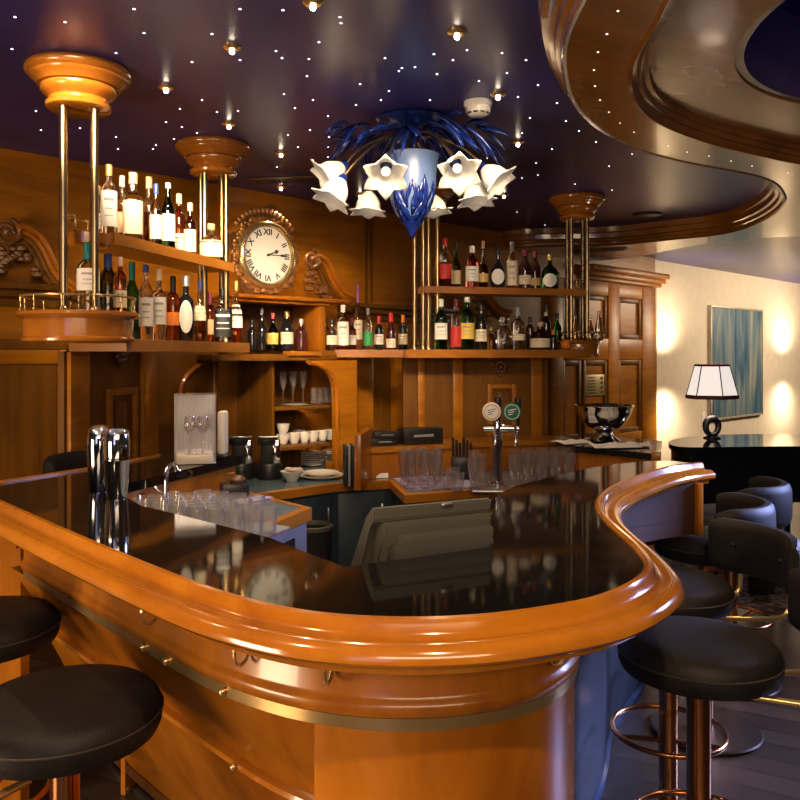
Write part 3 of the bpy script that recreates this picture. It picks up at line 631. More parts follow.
# main wall panelling between cabinet and right unit
m = MB()
for a, b in ((357, 372), (396, 414)):
    u0, u1 = u_at(a, 0.12), u_at(b, 0.12); m.unbox(u0, u1, 0.0, 0.14, 0.8, 1.53, 0.008)
trim('trim_14', m, M_wall)
m = MB(); m.unbox(u_at(372, 0.1), u_at(430, 0.1)+0.3, 0.0, 0.06, 0.8, 1.53); trim('trim_15', m, M_panel)

# scrolled pediments
def pediment(name, label, path_uz, n, mirror=False, spiral=True):
    p0 = W(path_uz[0][0], n, path_uz[0][1]); t = thing(name, label, 'wood carving', p0)
    pts = [Vector((u, z)) for u, z in path_uz]
    sm = smooth_path(pts, 2)
    for k, (off, r, dn, mt) in enumerate(((0, 0.018, 0.05, M_bar), (0.030, 0.016, 0.04, M_bar), (0.056, 0.015, 0.03, M_panel), (0.08, 0.016, 0.015, M_panel))):
        line = []
        for i, p in enumerate(sm):
            a, b = sm[max(0, i-1)], sm[min(len(sm)-1, i+1)]; d = (b-a).normalized(); nrm = Vector((-d.y, d.x)) * (-1 if mirror else 1)
            q = p - nrm*off; line.append(W(q.x, n+dn, q.y))
        m = MB(); m.tube(line, r, 8); m.build('moulding', mt, t, world=True)
    c = sm[0] + Vector(((0.045 if mirror else -0.045), -0.03))
    m = MB(); sg = -1 if mirror else 1
    pts3 = [W(c.x+sg*(0.075-0.0022*i)*math.cos(R(70-i*18)), n+0.045+0.0006*i, c.y+(0.075-0.0022*i)*math.sin(R(70-i*18))) for i in range(32)]
    m.tube(pts3, 0.016, 8); m.ball(W(c.x, n+0.06, c.y), 0.024, 2); m.build('scroll', M_carve, t, world=True)
    random.seed(len(label)); m = MB()
    for i in range(26):
        s = random.random(); q = sm[int(s*(len(sm)-1)*0.75)]; m.ball(W(q.x-sg*(0.06+0.1*random.random()*s), n+0.02+0.02*random.random(), q.y-0.09-0.16*random.random()*(1-s)), 0.016+0.014*random.random(), 1, 1.3, 1, 0.8)
    m.build('leaf_carving', M_carve, t, world=True)
    return t
n_ = 0.10
pp = [uz(x, y, n_) for x, y in ((312, 256), (321, 259), (327, 269), (332, 282), (340, 293), (353, 300))]
pediment('scroll_pediment', 'carved scroll pediment sweeping down to the right of the clock', pp, n_)
pp = [uz(x, y, 0.05) for x, y in ((12, 228), (24, 227), (38, 236), (48, 252), (56, 272), (75, 288))]
pediment('scroll_pediment', 'dark carved scroll pediment on the wall at the far left edge', pp, 0.05)
pp = [uz(x, y, 0.05) for x, y in ((478, 290), (484, 293), (489, 301), (496, 309), (506, 312))]
pediment('scroll_pediment', 'carved scroll pediment behind the right upper bottle shelf', pp, 0.05)

# ================================================================== CLOCK
nC = 0.24
uc_, zc_ = uz(268, 255, nC+0.06); pc = W(uc_, nC, zc_)
ck = thing('wall_clock', 'round white wall clock in a carved gilt frame on the cabinet', 'clock', pc, WROT)   # local: x = along wall, -y = out of the wall
RXm = Matrix.Rotation(R(90), 4, 'X')     # lathe axis z -> -y
m = MB()
outl = []
for i in range(120):
    a = 2*math.pi*i/120
    r = 0.245 + 0.018*math.cos(9*a) + 0.010*math.cos(4*a+1.0) + (0.055 if abs(math.cos(a-math.pi/2)) > 0.9 and math.sin(a) > 0 else 0) * 1.0 + (0.02 if math.sin(a) < -0.6 else 0)
    outl.append((r*math.cos(a), r*math.sin(a)*1.04))
vs_ = [m.bm.verts.new((x, 0.0, z)) for x, z in outl]; f_ = m.bm.faces.new(vs_); r_ = bmesh.ops.extrude_face_region(m.bm, geom=[f_])
bmesh.ops.translate(m.bm, verts=[v for v in r_['geom'] if isinstance(v, bmesh.types.BMVert)], vec=(0, -0.03, 0))
m.build('backplate', M_carve, ck)
random.seed(5); m = MB()
for i in range(64):
    a = 2*math.pi*i/64; r = 0.222+0.02*random.random(); s = 0.013+0.010*random.random()
    m.ball((r*math.cos(a), -0.035-0.012*random.random(), r*math.sin(a)), s, 1, 1.2, 0.8, 1)
for i in range(16):
    a = R(40+100*i/15); m.ball((0.275*math.cos(a), -0.03, 0.285*math.sin(a)), 0.020, 1)
m.build('carved_leaves', plain('gilt_carving', (0.34, 0.15, 0.045), 0.3, 0.35, var=0.5, vscale=30), ck)
m = MB(); m.lathe([(0.178, 0.02), (0.178, 0.07), (0.186, 0.082), (0.200, 0.080), (0.214, 0.066), (0.220, 0.045), (0.220, 0.02)], 64, m=RXm); m.build('bezel', M_gold, ck)
m = MB(); m.lathe([(0, 0.03), (0.184, 0.03), (0.184, 0.055), (0, 0.058)], 64, m=RXm); m.build('dial', plain('clock_dial', (0.94, 0.93, 0.90), 0.25, var=0.02), ck)
ink = plain('black_ink', (0.015, 0.014, 0.02), 0.4)
def text_mesh(name, body, size, mat, parent, loc, rot, ext=0.0008):
    cu = bpy.data.curves.new(name, 'FONT'); cu.body = body; cu.size = size; cu.align_x = 'CENTER'; cu.align_y = 'CENTER'; cu.extrude = ext; cu.offset = 0.0012
    to = bpy.data.objects.new(name, cu); COL.objects.link(to); dg = bpy.context.evaluated_depsgraph_get(); dg.update()
    me = bpy.data.meshes.new_from_object(to.evaluated_get(dg)); bpy.data.objects.remove(to); me.materials.clear(); me.materials.append(mat)
    o = bpy.data.objects.new(name, me); COL.objects.link(o); o.parent = parent; o.location = loc; o.rotation_euler = rot; return o
for i, s_ in enumerate(('XII', 'I', 'II', 'III', 'IIII', 'V', 'VI', 'VII', 'VIII', 'IX', 'X', 'XI')):
    a = R(90-30*i); text_mesh('numeral', s_, 0.054, ink, ck, (0.145*math.cos(a), -0.0595, 0.145*math.sin(a)), (R(90), R(30*i), 0))
def hand(name, ang, ln, w, y):
    m = MB(); m.box((0, 0, ln*0.42), (w, 0.003, ln), 0); m.box((0, 0, ln*0.72), (w*3.0, 0.003, ln*0.16), 0, 0)
    o = m.build(name, ink, ck, smooth=False); o.location = (0, y, 0); o.rotation_euler = (0, R(ang), 0)
hand('hour_hand', 68, 0.095, 0.008, -0.062); hand('minute_hand', 88, 0.15, 0.005, -0.066)
m = MB(); m.lathe([(0, 0.058), (0.008, 0.058), (0.008, 0.07), (0, 0.072)], 16, m=RXm); m.build('hub', ink, ck)

# ================================================================== CHANDELIER
DC = 3.72
pc = Vector(((412-CX)/FPX*DC, DC, ZN))
ch = thing('chandelier', 'blue glass chandelier with white lily shades under the starry ceiling', 'chandelier', pc)
m = MB(); m.lathe([(0, 0), (0.16, 0), (0.17, -0.012), (0.15, -0.03), (0.06, -0.05), (0.03, -0.09), (0.02, -0.12), (0, -0.12)], 32); m.build('ceiling_plate', M_bluel, ch)
# vase: frosted glass, white below a blue leaf relief
vm, vnt, vb = nodes_of('frosted_vase_glass')
setp(vb, **{'Base Color': (0.05, 0.085, 0.19, 1), 'Roughness': 0.3})
vb.inputs['Emission Color'].default_value = (0.45, 0.6, 1.0, 1); vb.inputs['Emission Strength'].default_value = 0.04
vprof = [(0, -0.525), (0.012, -0.525), (0.03, -0.510), (0.055, -0.475), (0.082, -0.43), (0.100, -0.38), (0.109, -0.33), (0.112, -0.28), (0.116, -0.23), (0.122, -0.19), (0.128, -0.172), (0.122, -0.172), (0.112, -0.20), (0.100, -0.30), (0.05, -0.46), (0, -0.50)]
m = MB(); m.lathe(vprof, 48); vase = m.build('vase', vm, ch)
def vr(z):
    pr = vprof[1:11]
    for (r0, z0), (r1, z1) in zip(pr, pr[1:]):
        if z0 <= z <= z1: return r0+(r1-r0)*(z-z0)/(z1-z0)
    return 0.02
m = MB()
for ring, (zb, ln, cnt, wd) in enumerate(((-0.46, 0.13, 12, 0.021), (-0.43, 0.15, 12, 0.018), (-0.485, 0.09, 10, 0.022), (-0.40, 0.10, 12, 0.012))):
    for i in range(cnt):
        a0 = 2*math.pi*(i+0.5*ring)/cnt; sl_ = 0.35*(1 if i % 2 else -1); L_, Rr = [], []
        for k in range(8):
            f = k/7; z = zb+ln*f; hw = wd*math.sin(math.pi*min(1, f*0.9+0.1))/vr(z)*0.8; ac = a0+sl_*f*0.8
            L_.append(m.bm.verts.new(((vr(z)+0.002)*math.cos(ac-hw), (vr(z)+0.002)*math.sin(ac-hw), z))); Rr.append(m.bm.verts.new(((vr(z)+0.002)*math.cos(ac+hw), (vr(z)+0.002)*math.sin(ac+hw), z)))
        for k in range(7): m.bm.faces.new((L_[k], L_[k+1], Rr[k+1], Rr[k]))
o = m.build('leaf_relief', M_bluel, ch); o.parent = vase
sm_ = o.modifiers.new('thick', 'SOLIDIFY'); sm_.thickness = 0.004
m = MB(); m.lathe([(0, -0.56), (0.012, -0.545), (0.02, -0.525), (0.045, -0.49), (0.064, -0.462), (0.05, -0.46), (0, -0.49)], 32); o = m.build('vase_tip', M_bluel, ch); o.parent = vase
# leaves
random.seed(11)
def leaf(m, p, d, ln, w, roll):
    d = Vector(d).normalized(); sd = d.cross(Vector((0, 0, 1)))
    if sd.length < 0.1: sd = Vector((1, 0, 0))
    sd.normalize(); sd = Matrix.Rotation(roll, 3, d) @ sd; up = sd.cross(d); p = Vector(p)
    C_, A_, B_ = [], [], []
    for k in range(7):
        f = k/6; c = p+d*ln*f - Vector((0, 0, 0.25*ln*f*f)); hw = w*math.sin(math.pi*(0.08+0.92*f))**0.8 if f < 1 else 0.0005
        C_.append(m.bm.verts.new(c)); A_.append(m.bm.verts.new(c+sd*hw+up*0.3*hw)); B_.append(m.bm.verts.new(c-sd*hw+up*0.3*hw))
    for k in range(6):
        m.bm.faces.new((C_[k], C_[k+1], A_[k+1], A_[k])); m.bm.faces.new((B_[k], B_[k+1], C_[k+1], C_[k]))
for i in range(96):
    a = 2*math.pi*i/96*7+random.uniform(-.2, .2); r0 = 0.04+0.31*random.random(); z0 = -0.02-0.06*random.random()-0.17*max(0, r0-0.08)
    m = MB(); leaf(m, (r0*math.cos(a), r0*math.sin(a), z0), (math.cos(a+random.uniform(-1, 1)), math.sin(a+random.uniform(-1, 1)), random.uniform(-1.0, .12)), 0.09+0.08*random.random(), 0.010+0.007*random.random(), random.uniform(-1.1, 1.1))
    o = m.build('glass_leaf', M_bluel, ch); s_ = o.modifiers.new('thick', 'SOLIDIFY'); s_.thickness = 0.004
# lily shades
def lily(name, tip, d, ln=0.150, rmax=0.092, roll=0.0):
    d = Vector(d).normalized(); q = Vector((0, 0, -1)).rotation_difference(d).to_matrix().to_4x4(); base = Vector(tip)
    Mx = Matrix.Translation(base) @ q
    m = MB(); rows = 12; seg = 48; rings = []
    for k in range(rows+1):
        f = k/rows; ring = []
        for i in range(seg):
            a = 2*math.pi*i/seg; tri = 1-abs(((3*(a+roll)/math.pi) % 1.0)*2-1); pet = tri**1.3     # six pointed petals
            flare = max(0, f-0.58)/0.42
            r = 0.018 + 0.036*math.sin(min(1, f/0.5)*math.pi/2) + 0.006*f + flare**1.5*(rmax-0.054)*(0.15+1.0*pet)
            z = -ln*f + flare*ln*0.26*(1-pet) + flare**2*0.030*pet
            ring.append(m.bm.verts.new(Mx @ Vector((r*math.cos(a), r*math.sin(a), z))))
        rings.append(ring)
    for A, B in zip(rings, rings[1:]):
        for i in range(seg):
            j = (i+1) % seg; m.bm.faces.new((A[i], A[j], B[j], B[i]))
    m.bm.faces.new(rings[0])
    o = m.build('lily_shade', M_petal, ch, ang=80); s_ = o.modifiers.new('thick', 'SOLIDIFY'); s_.thickness = 0.003
    m = MB(); m.lathe([(0, 0.03), (0.012, 0.028), (0.022, 0.012), (0.024, -0.012), (0.018, -0.02), (0, -0.02)], 20, m=Mx); cp = m.build('shade_cap', M_bluel, ch)
    mid = Vector((base.x*0.45, base.y*0.45, -0.07)); cps = [Vector((base.x*0.12, base.y*0.12, -0.09)), mid, Vector((base.x*0.85, base.y*0.85, base.z+0.075)), base+Vector((0, 0, 0.0))-d*0.02]
    pts = []
    for k in range(17):
        t = k/16; pts.append(cps[0]*(1-t)**3+cps[1]*3*t*(1-t)**2+cps[2]*3*t*t*(1-t)+cps[3]*t**3)
    m = MB(); m.tube(pts, 0.0055, 8); m.build('arm', M_brass, ch)
    m = MB(); m.ball(Mx @ Vector((0, 0, -0.055)), 0.02, 2); m.build('lamp_bulb', plain('lamp_bulb_glass', (0.9, 0.85, 0.75), 0.2, emis=(1, 0.85, 0.6), estr=1.0, var=0), ch)
def rel(px, py, dd): 
    p = D(px, py, DC+dd) - pc; return p
lily('a', rel(343, 166, -0.05), (-0.75, -0.25, -0.55))
lily('b', rel(342, 180, -0.14), (-0.45, -0.25, -0.9), 0.15)
lily('c', rel(386, 165, -0.42), (0.0, -0.75, -0.65), 0.14)
lily('d', rel(369, 192, 0.25), (-0.05, -0.1, -1), 0.14)
lily('e', rel(455, 162, -0.40), (0.12, -0.75, -0.65), 0.14)
lily('f', rel(475, 180, 0.10), (0.05, -0.2, -1), 0.15)
lily('g', rel(484, 168, -0.02), (0.65, -0.30, -0.7), 0.15)
lily('h', rel(432, 196, 0.30), (0.15, -0.1, -1), 0.12)

# ================================================================== CEILING LIGHTS
STAR_N = [(15,17),(65,22),(134,9),(144,33),(116,53),(12,49),(240,9),(212,34),(192,62),(240,60),(36,111),(41,130),(80,128),(116,137),(118,149),(166,122),(180,109),(202,100),(217,112),(238,111),(182,127),(197,133),(174,139),(156,145),(153,149),(283,10),(340,17),(341,23),(319,42),(276,51),(282,58),(309,59),(307,76),(385,58),(402,68),(415,67),(399,71),(360,84),(389,91),(434,54),(453,60),(437,74),(467,50),(502,53),(526,60),(507,73),(538,85),(479,81),(518,97),(557,103),(530,118),(284,94),(295,108),(313,100),(328,116),(356,105),(381,100),(400,109),(430,100),(406,117),(434,111),(486,128),(310,130),(288,135),(329,137),(298,147),(328,147),(522,133),(487,158),(328,157),(313,160),(277,167),(566,121),(579,131),(596,142),(632,154),(552,149),(538,175),(609,166),(536,163),(522,178),(575,184),(517,212),(545,225),(612,190)]
STAR_S = [(618,11),(607,34),(598,52),(594,70),(595,86),(600,100),(609,112),(620,123),(634,132),(668,146),(687,152),(709,156),(731,161),(752,166),(788,173)]
sm0 = None
def star(p, label, grp, r, mat=None):
    global sm0
    if sm0 is None or mat is not None:
        m = MB(); m.ball((0, 0, 0), 1.0, 1); o = m.build('star_light', mat or M_star); sm0 = sm0 or o
    else:
        o = sm0.copy(); COL.objects.link(o)
    o.location = (p.x, p.y, p.z); o.scale = (r, r, r*0.6); tag(o, label, 'star light', grp)
for x, y in STAR_N: star(U(x, y, ZN), 'tiny white star light set in the dark blue lacquered ceiling', 'star lights in the dark blue ceiling', 0.0050)
for x, y in STAR_S: star(U(x, y, ZS), 'tiny white star light set in the curved wooden soffit band', 'star lights in the wooden soffit', 0.0044, M_star2)
CRY = [(313,5,'crystal downlight at the very top of the ceiling, left of centre'),(232,50,'crystal downlight above and left of the second column capital'),(457,35,'crystal downlight above the smoke detector'),
       (166,90,'crystal downlight between the two left capitals'),(229,127,'crystal downlight just above the second capital'),(498,97,'crystal downlight touching the right side of the smoke detector'),
       (518,145,'crystal downlight to the right below the smoke detector'),(281,156,'crystal downlight left of the chandelier'),(281,190,'crystal downlight near the wall above the clock'),
       (360,198,'crystal downlight under the left side of the chandelier'),(504,198,'crystal downlight right of the chandelier lilies')]
for i, (x, y, lab) in enumerate(CRY):
    p = U(x, y-4, ZN); t = thing('ceiling_spotlight', lab, 'ceiling light', p, 0, 'crystal downlights in the blue ceiling')
    m = MB(); m.lathe([(0, 0), (0.034, 0), (0.034, -0.006), (0.028, -0.012), (0.015, -0.014), (0, -0.014)], 24); m.build('brass_ring', M_gold, t)
    m = MB(); m.ball((0, 0, -0.021), 0.0095, 2); m.build('crystal', M_cryst, t)
    spot('downlight_bulb', (p.x, p.y, ZN-0.05), (p.x, p.y, 0), 16 if y < 150 else (22 if x < 300 else 12), WARM, 120, 0.7, 0.012)
def smoke():
    p = U(478, 102, ZN); t = thing('smoke_detector', 'white round smoke detector on the blue ceiling', 'smoke detector', p)
    m = MB(); m.lathe([(0, 0), (0.062, 0), (0.062, -0.018), (0.058, -0.022), (0, -0.022)], 32); m.build('base', M_white, t)
    m = MB(); m.lathe([(0.054, -0.022), (0.056, -0.04), (0.050, -0.052), (0.036, -0.060), (0, -0.062)], 32); m.build('cover', M_white, t)
    m = MB()
    for i in range(10):
        a = 2*math.pi*i/10; m.box((0.0485*math.cos(a), 0.0485*math.sin(a), -0.0535), (0.004, 0.020, 0.006), a)
    m.build('vent_slots', M_black, t)
smoke()
def vent(px, py, z, lx, ly, rz, lab, mt=M_black):
    p = U(px, py, z); t = thing('ceiling_vent', lab, 'ceiling vent', p, rz)
    m = MB(); m.box((0, 0, -0.006), (lx, ly, 0.012), 0, 0.003); m.build('frame', M_dark, t)
    for i in range(3):
        m = MB(); m.box((0, (i-1)*ly*0.26, -0.0135), (lx*0.92, ly*0.12, 0.006)); m.build('slot', mt, t)
vent(598, 250, ZS, 0.52, 0.12, R(-25), 'long dark slot air vent in the wooden soffit by the right capital')
vent(287, 179, ZN, 0.45, 0.16, R(-10), 'dark slot air vent in the blue ceiling above the clock')
p = U(647, 214, ZN); m = MB(); m.lathe([(0, 0), (0.11, 0), (0.11, -0.012), (0.10, -0.018), (0, -0.016)], 36, p); tag(m.build('ceiling_speaker', M_black), 'black round speaker in the blue ceiling at the right', 'speaker')

# ================================================================== BOTTLES
G = {}
def gl(col):
    if col not in G:
        c = {'clear': (0.93, 0.93, 0.92), 'amber': (0.62, 0.20, 0.03), 'brown': (0.22, 0.07, 0.02), 'red': (0.50, 0.04, 0.03), 'green': (0.05, 0.30, 0.07), 'olive': (0.16, 0.17, 0.03),
             'rose': (0.75, 0.16, 0.14), 'gold': (0.75, 0.42, 0.06), 'pale': (0.88, 0.78, 0.50), 'dkgreen': (0.015, 0.075, 0.025), 'straw': (0.86, 0.80, 0.62)}.get(col)
        if c: G[col] = glass(col+'_bottle_glass', c, 0.03)
        else:
            c = {'black': (0.010, 0.010, 0.012), 'dark': (0.030, 0.012, 0.010), 'maroon': (0.06, 0.012, 0.012)}[col]; G[col] = plain(col+'_bottle', c, 0.08, 0, 0.5, var=0.1)
    return G[col]
LC = {'white': (0.80, 0.78, 0.74), 'cream': (0.76, 0.66, 0.48), 'pink': (0.74, 0.46, 0.36), 'yellow': (0.72, 0.50, 0.10), 'red': (0.55, 0.03, 0.03), 'green': (0.03, 0.33, 0.10), 'black': (0.012, 0.012, 0.014),
      'blue': (0.03, 0.06, 0.25), 'gold': (0.60, 0.40, 0.12), 'teal': (0.01, 0.16, 0.14), 'tan': (0.55, 0.40, 0.24), 'silver': (0.6, 0.6, 0.62), 'orange': (0.75, 0.20, 0.02), 'maroon': (0.14, 0.015, 0.03), 'grey': (0.22, 0.22, 0.24), 'cork': (0.55, 0.36, 0.2), 'purple': (0.25, 0.06, 0.25)}
def lm(c): return plain(c+'_label', LC[c], 0.5, var=0.06, vscale=60)
def cm(c): return plain(c+'_cap', LC[c], 0.35, 0.7 if c in ('gold', 'silver') else 0.0, var=0.05)
SH = {  # (radius fraction, height fraction)
 'tall':   [(0, 0), (.92, 0), (1, .015), (1, .60), (.93, .655), (.70, .71), (.42, .75), (.34, .79), (.33, .93), (.36, .935), (.36, .955), (.30, .96), (0, .96)],
 'whisky': [(0, 0), (.93, 0), (1, .015), (1, .57), (.95, .62), (.74, .665), (.44, .70), (.36, .74), (.34, .90), (.40, .905), (.40, .93), (.3, .95), (0, .95)],
 'wine':   [(0, 0), (.92, 0), (1, .015), (1, .50), (.94, .58), (.72, .66), (.46, .73), (.34, .80), (.32, .94), (.36, .945), (.36, .965), (0, .97)],
 'squat':  [(0, 0), (.85, 0), (1, .03), (1, .40), (.93, .52), (.70, .62), (.36, .68), (.25, .72), (.25, .88), (.30, .89), (.30, .92), (0, .93)],
 'oval':   [(0, 0), (.70, 0), (.86, .04), (1, .20), (1, .30), (.86, .44), (.52, .55), (.26, .62), (.21, .70), (.20, .93), (.24, .94), (.24, .96), (0, .97)],
 'cone':   [(0, 0), (.90, 0), (1, .02), (.98, .42), (.80, .58), (.50, .72), (.36, .82), (.34, .94), (.40, .95), (.40, .97), (0, .98)],
 'slim':   [(0, 0), (.94, 0), (1, .012), (1, .46), (.80, .56), (.50, .64), (.36, .72), (.30, .80), (.28, .95), (.32, .955), (.32, .97), (0, .975)],
 'decanter': [(0, 0), (.95, 0), (1, .02), (1, .52), (.90, .60), (.50, .66), (.40, .70), (.40, .78), (.55, .80), (.62, .86), (.55, .95), (.3, .99), (0, 1)],
}
def bottle(label, x, y, z, h, w, kind, body, lab, cap, l0=.16, l1=.46, fill=None, sq=1.0, sy=1.0, capz=None, group=None, text=None, round_label=False, neck=None):
    Rr = w/2; t = thing('liquor_bottle', label, 'bottle', (x, y, z), face_cam(x, y), group)
    sh = [(r*Rr, f*h) for r, f in SH[kind]]; bodym = gl(body)
    if fill and fill != body:           # liquid level inside clear glass: the filled lower part has the drink's colour
        zf = 0.50*h
        low = [p for p in sh if p[1] <= zf]; rl = None
        for (r0, z0), (r1, z1) in zip(sh, sh[1:]):
            if z0 <= zf <= z1 and z1 > z0: rl = r0+(r1-r0)*(zf-z0)/(z1-z0)
        m = MB(); m.lathe(low+[(rl, zf), (0, zf)], 20, sq=sq, sy=sy); m.build('filled_body', gl(fill), t)
        m = MB(); m.lathe([(0, zf+0.0006), (rl, zf+0.0006)]+[p for p in sh if p[1] > zf], 20, sq=sq, sy=sy); m.build('glass_body', bodym, t)
    else:
        m = MB(); m.lathe(sh, 20, sq=sq, sy=sy); m.build('glass_body', bodym, t)
    if cap:
        nz = capz if capz else (.84 if kind not in ('decanter',) else None)
        if nz:
            rn = SH[kind][-3][0]*Rr*1.10
            m = MB(); m.lathe([(0, nz*h), (rn, nz*h), (rn*1.02, nz*h+0.002), (rn, h-0.003), (rn*0.9, h), (0, h)], 16); m.build('bottle_cap', cm(cap), t)
    if lab:
        def rad(zz):
            for (r0, z0), (r1, z1) in zip(sh, sh[1:]):
                if z0 <= zz <= z1 and z1 > z0: return r0+(r1-r0)*(zz-z0)/(z1-z0)
            return Rr
        m = MB(); seg = 14; rows = []
        if round_label:
            cz = (l0+l1)/2*h; rz = (l1-l0)/2*h; prev = None
            for q_ in (0.02, 0.35, 0.68, 1.0):
                ring = []
                for i in range(24):
                    an = 2*math.pi*i/24; zz = cz+rz*q_*math.sin(an); xx = min(rz, Rr*.8)*q_*math.cos(an); rr = rad(zz)*1.03+0.0015; xx = max(-rr*.93, min(rr*.93, xx))
                    ring.append(m.bm.verts.new((xx, -sy*math.sqrt(max(0, rr*rr-xx*xx))-0.0008, zz)))
                if prev:
                    for i in range(24): m.bm.faces.new((prev[i], prev[(i+1) % 24], ring[(i+1) % 24], ring[i]))
                else: m.bm.faces.new(ring)
                prev = ring
        else:
            for k in range(4):
                zz = (l0+(l1-l0)*k/3)*h; rr = rad(zz)*1.012+0.0006; row = []
                for i in range(seg+1):
                    an = R(-90-74+148*i/seg); ca, sa = math.cos(an), math.sin(an)
                    if sq != 1.0: ca = math.copysign(abs(ca)**sq, ca); sa = math.copysign(abs(sa)**sq, sa)
                    row.append(m.bm.verts.new((rr*ca, rr*sa*sy, zz)))
                rows.append(row)
            for A, B in zip(rows, rows[1:]):
                for i in range(seg): m.bm.faces.new((A[i], A[i+1], B[i+1], B[i]))
        lo = m.build('paper_label', lm(lab), t)
        if not round_label and lab in ('white', 'cream', 'pink', 'yellow', 'black'):
            inkm = plain('faded_print', (0.40, 0.36, 0.33), 0.6) if lab != 'black' else lm('white')
            for k, (f, hh, ww) in enumerate(((.76, .09, .55), (.50, .04, .42), (.30, .03, .5))):
                zz = (l0+(l1-l0)*f)*h; th = (l1-l0)*hh*h; rr = rad(zz)*1.02+0.0014; m = MB(); rows = []
                for zz2 in (zz-th/2, zz+th/2):
                    row = []
                    for i in range(9):
                        an = R(-90-60*ww+120*ww*i/8); ca, sa = math.cos(an), math.sin(an)
                        if sq != 1.0: ca = math.copysign(abs(ca)**sq, ca); sa = math.copysign(abs(sa)**sq, sa)
                        row.append(m.bm.verts.new((rr*ca, rr*sa*sy, zz2)))
                    rows.append(row)
                for i in range(8): m.bm.faces.new((rows[0][i], rows[0][i+1], rows[1][i+1], rows[1][i]))
                q = m.build('print_line', inkm, t); q.parent = lo
    return t
def place(line, off, px, ytop, wpx, z, *a, **k):
    p, q = Vector(line[0][:2]), Vector(line[1][:2]); d = (q-p).normalized(); nr = Vector((d.y, -d.x)); p = p+nr*off
    x, y = on_line(p, p+d, px); h = EYE+(CY-ytop)*y/FPX - z
    return bottle(a[0], x, y, z, h, wpx*y/FPX, *a[1:], **k)
LL = (P1, P2); RLn = (P3, P4)
g1 = 'bottles on the left upper shelf'; z1 = 2.031
place(LL, -.05, 98, 186, 13, z1, 'clear bottle half hidden behind the left brass tube on the upper shelf', 'tall', 'clear', 'cream', 'gold', fill='straw', group=g1)
place(LL, .03, 109, 165, 16, z1, 'tall clear bottle with gold cap and long white label, left upper shelf', 'tall', 'clear', 'white', 'gold', .12, .62, group=g1)
place(LL, -.055, 122, 176, 12, z1, 'bottle with pinkish cap standing behind the pink labelled one', 'whisky', 'clear', 'tan', 'pink', fill='amber', group=g1)
place(LL, .03, 133, 173, 19, z1, 'clear square bottle with large pink label, left upper shelf', 'whisky', 'clear', 'pink', 'tan', .10, .58, sq=.55, group=g1)
place(LL, -.03, 149, 177, 14, z1, 'amber filled clear bottle without label, middle of left upper shelf', 'whisky', 'clear', None, 'cork', fill='brown', group=g1)
place(LL, .04, 156, 184, 12, z1, 'cream labelled bottle with dark blue cap, left upper shelf', 'wine', 'straw', 'cream', 'blue', .12, .50, group=g1)
place(LL, .05, 168, 183, 14, z1, 'green necked bottle with white label, left upper shelf', 'wine', 'dkgreen', 'white', 'white', .12, .52, capz=.92, group=g1)
place(LL, -.02, 179, 194, 14, z1, 'amber bottle with red and white cap, left upper shelf', 'tall', 'amber', 'white', 'pink', .05, .35, group=g1)
place(LL, .05, 190, 203, 12, z1, 'dark red brown bottle with cream label and peach cap, upper shelf', 'whisky', 'brown', 'cream', 'pink', .05, .48, group=g1)
place(LL, .04, 211, 224, 23, z1, 'squat clear flask with cream label at the end of left upper shelf', 'squat', 'clear', 'cream', 'cork', .10, .55, fill='pale', sy=.6, group=g1)
g2 = 'bottles on the left lower shelf'; zd = 1.716; z2 = 1.616
LDr = (P1+Vector((0.0, -0.02, 0)), P1+Vector((1.0, 0.15, 0)))
place(LDr, 0, 88, 243, 22, zd, 'clear bottle with dark green cap and white label on the drum', 'tall', 'clear', 'white', 'teal', .30, .62, capz=.72, group=g2)
LDr2 = (P1+Vector((0.0, 0.09, 0)), P1+Vector((1.0, 0.35, 0)))
place(LDr2, 0, 108, 254, 20, zd, 'dark olive bottle with deep blue cap on the drum', 'wine', 'olive', None, 'blue', capz=.72, group=g2)
place(LDr2, 0.03, 120, 257, 13, zd, 'slim reddish bottle with pink cap at the right end of the drum', 'tall', 'amber', 'cream', 'pink', .10, .40, group=g2)
place(LL, -.02, 132, 262, 16, z2, 'green bottle with teal cap, left lower shelf', 'wine', 'green', None, 'teal', capz=.76, group=g2)
place(LL, .04, 146, 265, 14, z2, 'clear bottle with broad white label and blue cap, left lower shelf', 'tall', 'clear', 'white', 'blue', .18, .56, capz=.90, group=g2)
place(LL, .05, 159, 269, 14, z2, 'clear bottle with cream label and cork stopper, left lower shelf', 'whisky', 'clear', 'white', 'cork', .22, .60, group=g2)
place(LL, .0, 173, 276, 14, z2, 'amber bottle with black cap and orange label, left lower shelf', 'tall', 'amber', 'orange', 'black', .24, .44, capz=.76, group=g2)
place(LL, .05, 186, 276, 16, z2, 'black bottle with white oval label and white cap, left lower shelf', 'whisky', 'black', 'white', 'silver', .12, .62, round_label=True, group=g2)
place(LL, .04, 200, 280, 12, z2, 'slim clear bottle with cream label and blue cap, left lower shelf', 'slim', 'clear', 'cream', 'blue', .34, .58, fill='brown', group=g2)
place(LL, -.02, 210, 293, 12, z2, 'amber bottle with maroon cap, left lower shelf', 'tall', 'amber', 'tan', 'maroon', capz=.74, group=g2)
place(LL, .05, 223, 289, 18, z2, 'square whiskey bottle with black label, left lower shelf', 'whisky', 'clear', 'black', 'black', .10, .62, sq=.55, fill='amber', group=g2)
place(LL, -.03, 236, 281, 13, z2, 'slim bottle with white label at the right end of left lower shelf', 'slim', 'clear', 'white', 'gold', .25, .62, fill='amber', group=g2)
g3 = 'bottles in the niche under the clock'; ND = (W(-1, .20), W(1, .20)); z3 = 1.581
